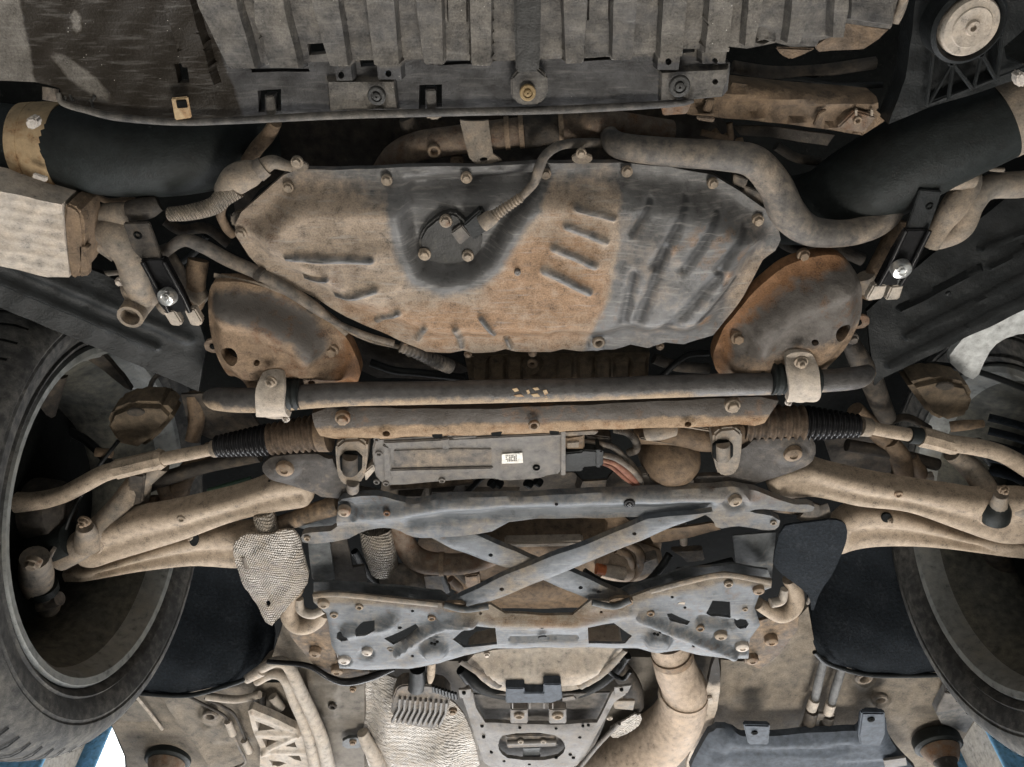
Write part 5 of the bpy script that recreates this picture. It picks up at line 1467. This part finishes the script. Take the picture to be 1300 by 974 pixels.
tube('fitting', [(289, 916, .861, 4.5), (296, 932, .857, 5)], m_alutan, bk, seg=8, sub=2)
tube('tail', [(295, 930, .857, 1.8), (304, 950, .853, 1.8), (311, 968, .85, 1.8), (290, 978, .85, 1.8)], m_hosegrey, bk, seg=8)
bk = tube('brake_line', [(260, 886, .866, 1.8), (285, 898, .864, 1.8), (298, 908, .862, 1.8), (308, 930, .858, 1.8), (312, 942, .856, 1.8)], m_dkcav, seg=8, label='thin brake line with a brass fitting, right of its pair')
tube('fitting', [(310, 940, .855, 4.5), (317, 954, .852, 5)], m_alutan, bk, seg=8, sub=2)
bd = tube('bonding_clip', [(262, 884, .87, 5), (300, 888, .868, 5), (330, 882, .868, 5)], m_alutan, seg=10)
sheet('pipe_recess', [(314, 868), (340, 858), (368, 862), (386, 905), (384, 930), (340, 916), (316, 902)], .90, m_deep, step=7)
for pts in ([(324, 880), (326, 898)], [(334, 882), (334, 902)], [(366, 866), (376, 912)]):
    tube('pipe_stub', [(pts[0][0], pts[0][1], .885, 4), (pts[1][0], pts[1][1], .88, 4)], m_hosegrey, bd, seg=10, sub=2)
tube('hose_nipple', [(346, 884, .88, 6), (356, 900, .87, 7)], m_alutan, bd, seg=12, sub=2)
lat_ol = [(315, 903), (320, 900), (378, 926), (392, 936), (400, 960), (402, 985), (330, 985), (330, 950), (322, 930)]
la = sheet('lattice_bracket', lat_ol, .838, m_alutan, step=4, thick=.016, rnd=0, holes=[[(324, 915), (350, 926), (328, 928)], [(332, 938), (353, 940), (338, 949)], [(362, 947), (374, 942), (377, 949)], [(341, 962), (364, 970), (346, 972)], [(365, 960), (380, 960), (383, 967), (374, 965)]],
           feats=[rib(320, 905, 380, 930, 3, .004), rib(326, 932, 388, 932, 3, .004), rib(332, 955, 380, 932, 3, .004), rib(334, 955, 396, 955, 3, .004), rib(334, 955, 372, 985, 3, .004)], label='tan cast lattice bracket at the bottom left')
for y in (938, 955, 972):
    prism('tooth', rect(392, y - 3, 401, y + 3), .84, .01, m_alutan, la, .001)
tube('harness', [(392, 930, .85, 4), (398, 950, .848, 4), (404, 985, .845, 4)], m_black, seg=8)
tube('wire_loom', [(340, 840, .84, 3), (390, 845, .82, 3.5), (418, 860, .812, 4), (440, 866, .81, 5), (470, 860, .812, 5), (500, 848, .82, 4)], m_boot, seg=10, label='black wire loom beneath the left end of the skid plate')

# ================================================================== tunnel: exhaust, gearbox and mount
tu = sheet('tunnel', [(455, 842), (920, 832), (915, 900), (880, 1060), (440, 1060), (448, 900)], lambda x, y: .955 - .0003 * (y - 840), m_floor, step=9, thick=.02, stain=lambda x, y: (-.1 + 0 * x, -.3, .2), feats=[path_rib([(468, 850), (472, 930), (480, 1000)], 6, .02)])
sh = sheet('tunnel_heat_shield', [(462, 860), (478, 850), (500, 862), (560, 880), (585, 900), (600, 930), (612, 985), (480, 1010), (458, 940), (466, 900)], lambda x, y: .895 - .0004 * (y - 850), m_shield2, step=4, thick=.004, rnd=1,
           feats=[flange([(462, 860), (478, 850), (585, 900), (612, 985), (480, 1010), (458, 940)], 8, 26, .02), (lambda x, y: .0018 * np.sin((x * .35 + y) * 2 * math.pi / 5.5) * ss(1 - np.abs(x - 480 - (y - 860) * .12) / 16)), dome(560, 950, 45, 30, .02)], holes=[ell(560, 976, 34, 12)], label='pale corrugated heat shield at the bottom, left of the gearbox')
tube('shield_fold', [(460, 930, .85, 7), (470, 950, .842, 9), (490, 985, .835, 10)], m_alutan, sh, seg=12)
fb = prism('control_module', chaikin([(500, 877), (512, 869), (560, 872), (572, 884), (570, 900), (556, 926), (540, 926), (494, 914)], 1), .83, .03, m_hosegrey, 'car', .003, label='grey finned module at the bottom, left of the gearbox mount')
for i in range(10):
    x = 504 + i * 6.6
    prism('fin', [(x + 2, 888 + i * .6), (x + 5, 888 + i * .6), (x + 3.5, 902 + i * .6), (x - 5, 919 + i * .6), (x - 8, 918 + i * .6), (x + 1, 901 + i * .6)], .822, .009, m_alu, fb, .0008)
tube('plug', [(530, 848, .84, 10), (530, 862, .838, 11), (528, 873, .836, 11)], m_black, fb, seg=16)
tube('pin', [(548, 840, .83, 5.5), (547, 858, .83, 5), (546, 866, .83, 3)], m_arm, fb, seg=12)
for i in range(8):
    tube('pin_row', [(550 + i * 4, 871 + i * 1.3, .826, 2.2), (551 + i * 4, 878 + i * 1.3, .826, 2.2)], m_black, fb, seg=6, sub=2)
bolt(575, 903, .828, 6, m_boltb, fb)
# gearbox pan
gp = sheet('gearbox_pan', [(590, 832), (640, 824), (700, 822), (772, 822), (792, 820), (786, 836), (770, 858), (740, 876), (680, 880), (630, 878), (604, 860)], lambda x, y: .862 - .0002 * (y - 830), m_alutan, step=5, thick=.05, rnd=1,
           feats=[flange([(590, 832), (640, 824), (792, 820), (770, 858), (740, 876), (680, 880), (630, 878), (604, 860)], 2, 22, .024), path_rib([(600, 838), (640, 868), (690, 874), (745, 868), (786, 830)], 4, -.008)], label='pale gearbox pan behind the skid plate')
tube('pan_strap', [(584, 840, .85, 4), (610, 856, .845, 5), (634, 872, .842, 5)], m_hosegrey, gp, seg=8, flatz=.5)
tube('pan_strap', [(794, 826, .85, 4), (768, 852, .845, 6), (736, 872, .842, 6)], m_cast, gp, seg=8, flatz=.5)
bolt(618, 831, .83, 5, m_boltp, gp)
tube('gasket', [(585, 850, .88, 7), (604, 868, .875, 9), (636, 880, .872, 8), (690, 884, .872, 6), (740, 878, .872, 7), (776, 856, .876, 7), (796, 832, .88, 6)], m_black, gp, seg=10)
# mount plate
mp_ol = [(585, 880), (594, 874), (600, 880), (604, 898), (616, 918), (700, 920), (758, 918), (778, 878), (796, 872), (794, 882), (782, 890), (760, 930), (742, 962), (732, 972), (700, 985), (640, 985), (614, 968), (600, 925)]
mp = sheet('gearbox_mount_plate', mp_ol, .83, m_alu, step=5, thick=.008, holes=[chaikin([(632, 940), (640, 929), (700, 928), (716, 938), (718, 952), (706, 962), (648, 963), (634, 952)], 1)],
           feats=[flange(mp_ol, 0, 5, .004), path_rib([(600, 900), (625, 965)], 4, -.004), path_rib([(778, 895), (738, 965)], 4, -.004)], label='pale perforated gearbox mount plate at the bottom centre')
for x, y in ((612, 922), (614, 936), (624, 955), (640, 966), (672, 970), (706, 962), (728, 962), (736, 936), (740, 922), (724, 958), (660, 924), (706, 925), (747, 921)):
    bolt(x, y, .8265, 2.4, m_deep, mp, 'round', name='hole')
sheet('recess_floor', [(596, 882), (780, 880), (765, 925), (745, 966), (610, 966)], .862, m_hosegrey, mp, step=7, stain=lambda x, y: (-.1 + 0 * x, -.3, .15))
for x in (659, 708):
    prism('mount_lug', rect(x - 11, 901, x + 11, 919), .82, .018, m_alu, mp, .002)
    bolt(x, 909, .817, 8, m_boltt, mp, 'eyelet', name='lug_bolt')
prism('mount_block', [(642, 935), (704, 933), (707, 948), (644, 950)], .832, .014, m_hosegrey, mp, .002)
tube('mount_rod', [(644, 943, .828, 3), (706, 941, .828, 3)], m_alu, mp, seg=10, sub=2)
for x in (661, 690): bolt(x, 942, .825, 4.5, m_alutan, mp, 'eyelet', name='rod_nut')
prism('mount_foot', [(664, 950), (686, 949), (686, 964), (664, 965)], .836, .01, m_bluedk, mp, .002)
prism('tab', [(582, 876), (598, 875), (598, 886), (584, 887)], .824, .005, m_alu, mp, .001)
prism('tab', [(780, 873), (802, 870), (797, 880), (780, 884)], .824, .005, m_alu, mp, .001)
bolt(589, 880, .822, 3, m_deep, mp, 'round', name='hole')
bolt(789, 876, .822, 3, m_deep, mp, 'round', name='hole')
bolt(774, 912, .824, 5, m_alutan, mp, 'eyelet', name='stud')
md = prism('wiring_module', [(642, 874), (666, 874), (666, 880), (690, 880), (690, 869), (712, 869), (714, 888), (700, 893), (642, 893)], .815, .02, m_cover, 'car', .002, label='small black module in front of the mount plate')
for x in (650, 672, 690, 701): prism('pin', rect(x, 893, x + 1.5, 900), .816, .003, m_alu, md, 0)
prism('strip', [(714, 886), (728, 884), (732, 888), (714, 891)], .822, .004, m_hosegrey, md, .0006)
tube('cable', [(786, 838, .86, 3), (772, 850, .858, 3), (790, 862, .856, 3), (800, 852, .856, 3)], m_black, md, seg=8)
prism('bracket', [(778, 890), (806, 890), (804, 902), (780, 900)], .836, .006, m_cast, mp, .001)
tube('stay_rod', [(738, 972, .84, 3), (760, 945, .84, 3), (786, 918, .842, 3)], m_alu, mp, seg=8)
# right exhaust
er = tube('exhaust_pipe', [(848, 812, .90, 24), (858, 850, .885, 27), (868, 875, .875, 29), (862, 908, .87, 32), (838, 938, .865, 36), (790, 972, .86, 40), (730, 1020, .86, 42)], m_exh, seg=30, sub=8, label='pale exhaust pipe curving down to the bottom right of the gearbox')
tube('weld_ring', [(868, 878, .874, 31), (867, 884, .873, 31.5)], m_exh, er, seg=30, sub=2)
tube('top_collar', [(852, 828, .892, 26.5), (854, 834, .89, 27)], m_boltb, er, seg=24, sub=2)
sheet('foil_wrap', chaikin([(770, 928), (790, 915), (812, 905), (816, 916), (800, 930), (780, 940)], 1), .848, m_shield2, er, step=3, thick=.004, feats=[lambda x, y: .002 * np.sin(x * .7) * np.cos(y * .9)])
er2 = tube('exhaust_hanger', [(780, 840, .89, 12), (800, 870, .885, 14), (806, 895, .88, 12)], m_dkcav, seg=12)
sd = sheet('tunnel_edge_strip', [(906, 835), (914, 836), (914, 890), (900, 930), (884, 985), (866, 985), (890, 915), (896, 880)], .862, m_alutan, step=5, thick=.012, rnd=1, stain=lambda x, y: (.1 + 0 * x, -.3, .9 * ss((880 - y) / 20)), label='pale edge strip right of the exhaust pipe')
prism('clip', [(892, 888), (904, 886), (906, 894), (895, 896)], .855, .006, m_alutan, sd, .001)

# slate plastic side cover at the bottom right
cv = [(872, 985), (888, 950), (904, 925), (928, 925), (942, 936), (985, 934), (1070, 928), (1092, 928), (1094, 907), (1124, 906), (1127, 934), (1142, 956), (1170, 985)]
co = sheet('underbody_cover', cv, lambda x, y: .835 - .0004 * (y - 930), m_cover, step=5, thick=.014, rnd=1, feats=[flange(cv, 0, 8, .008), path_rib([(905, 952), (1000, 951), (1060, 948), (1080, 944)], 3, -.005), pad([(1058, 962), (1130, 960), (1140, 985), (1052, 985)], -.006, 5), path_rib([(922, 935), (905, 985)], 8, .006)], label='slate grey plastic underbody cover at the bottom right')
for poly in ([(944, 921), (978, 922), (976, 946), (950, 946)], [(1094, 906), (1124, 906), (1124, 934), (1118, 948), (1092, 946), (1090, 934)]):
    prism('tab', poly, .815, .012, m_cover, co, .003)
for x, y in ((958, 931), (1106, 914)):
    bolt(x, y, .8125, 5, m_deep, co, 'clip', name='clip')
prism('hinge_tab', [(1122, 966), (1150, 962), (1152, 972), (1124, 976)], .806, .006, m_alu, co, .001)

# lift posts, each with the arm and pad that carries the sill
def lift_arm(px, py, z, r, e, s):
    c = P(px, py, z)
    a = c + Vector((0, 0, -.14))
    b = Vector((s * 1.36, 2.19, a.z - .02))
    d = (b - a).normalized()
    w = Vector((-d.y, d.x, 0)).normalized() * .045
    v = []
    for q in (a - d * .06, b):
        for sw in (-1, 1):
            for hz in (-.09, 0): v.append(tuple(q + w * sw + Vector((0, 0, hz))))
    arm = mk('swing_arm', v, [(0, 1, 3, 2), (4, 6, 7, 5), (0, 4, 5, 1), (2, 3, 7, 6), (0, 2, 6, 4), (1, 5, 7, 3)], m_postblue, e, flat=True)
    lathe('pad', c, (0, 0, 1), [(0, -.012), (r * .9, -.012), (r, -.008), (r, .010), (r * .94, .016), (0, .016)], m_rubber, arm, seg=28)
    lathe('pad_cup', c, (0, 0, 1), [(0, -.04), (r * .55, -.04), (r * .62, -.035), (r * .75, -.022), (r * .8, -.013), (r * .5, -.0125)], m_rust, arm, seg=28)
    lathe('pad_screw', c, (0, 0, 1), [(r * .32, -.14), (r * .4, -.135), (r * .4, -.05), (r * .5, -.0405), (r * .3, -.0405)], m_dkcav, arm, seg=20)


lift_arm(214, 962, .872, .052, lift_post(-1.44, -1, 'blue lift post standing behind the left front tyre'), -1)
lift_arm(1190, 944, .858, .052, lift_post(1.50, 1, 'blue lift post standing behind the right front tyre'), 1)

# ================================================================== hoses, looms and pipes glimpsed in the dark gaps
for pts, mt in (
    ([(300, 160, .98, 5), (350, 168, .97, 5), (420, 172, .97, 5), (480, 168, .98, 5)], m_black),
    ([(390, 180, .99, 9), (430, 190, .98, 9), (470, 205, .97, 8)], m_dkcav),
    ([(100, 262, .95, 4), (120, 250, .95, 4), (140, 256, .95, 4), (170, 252, .95, 4)], m_browncav),
    ([(210, 280, .93, 7), (230, 292, .93, 7), (262, 290, .93, 7), (290, 310, .93, 6)], m_dkcav),
    ([(262, 300, .95, 4), (250, 318, .95, 4), (225, 335, .95, 4), (200, 330, .95, 4)], m_black),
    ([(930, 85, .95, 8), (980, 92, .95, 8), (1040, 90, .96, 8), (1110, 80, .97, 8)], m_dkcav),
    ([(950, 105, .95, 4), (1010, 100, .95, 4), (1060, 108, .95, 4), (1120, 108, .95, 4)], m_black),
    ([(985, 185, .95, 6), (1010, 200, .95, 6), (1040, 205, .95, 6)], m_dkcav),
    ([(985, 300, .95, 8), (1010, 315, .95, 8), (1050, 312, .94, 8), (1095, 330, .93, 8)], m_dkcav),
    ([(470, 460, .92, 5), (500, 470, .92, 5), (540, 474, .92, 5), (590, 480, .92, 5)], m_black),
    ([(830, 455, .93, 7), (860, 465, .93, 7), (900, 468, .93, 7)], m_dkcav),
    ([(840, 478, .92, 4), (870, 452, .92, 4), (900, 448, .92, 4)], m_black),
    ([(450, 700, .93, 5), (470, 730, .93, 5), (500, 752, .92, 5)], m_black),
    ([(860, 725, .92, 5), (890, 722, .91, 5), (930, 712, .9, 5)], m_black),
    ([(560, 700, .93, 5), (590, 735, .92, 5), (620, 742, .92, 5)], m_dkcav),
    ([(90, 380, .9, 3), (150, 400, .9, 3), (220, 440, .9, 3)], m_black),
    ([(240, 510, .98, 5), (262, 540, .97, 5), (330, 548, .96, 5)], m_dkcav),
    ([(1120, 540, .97, 5), (1150, 530, .97, 5), (1180, 545, .96, 5)], m_dkcav),
    ([(20, 505, 1.0, 6), (60, 535, .99, 6), (110, 560, .98, 6), (150, 600, .95, 6)], m_black),
    ([(1240, 560, .98, 6), (1262, 590, .97, 6), (1300, 612, .96, 6)], m_black),
):
    tube('bay_hose', pts, mt, seg=10)
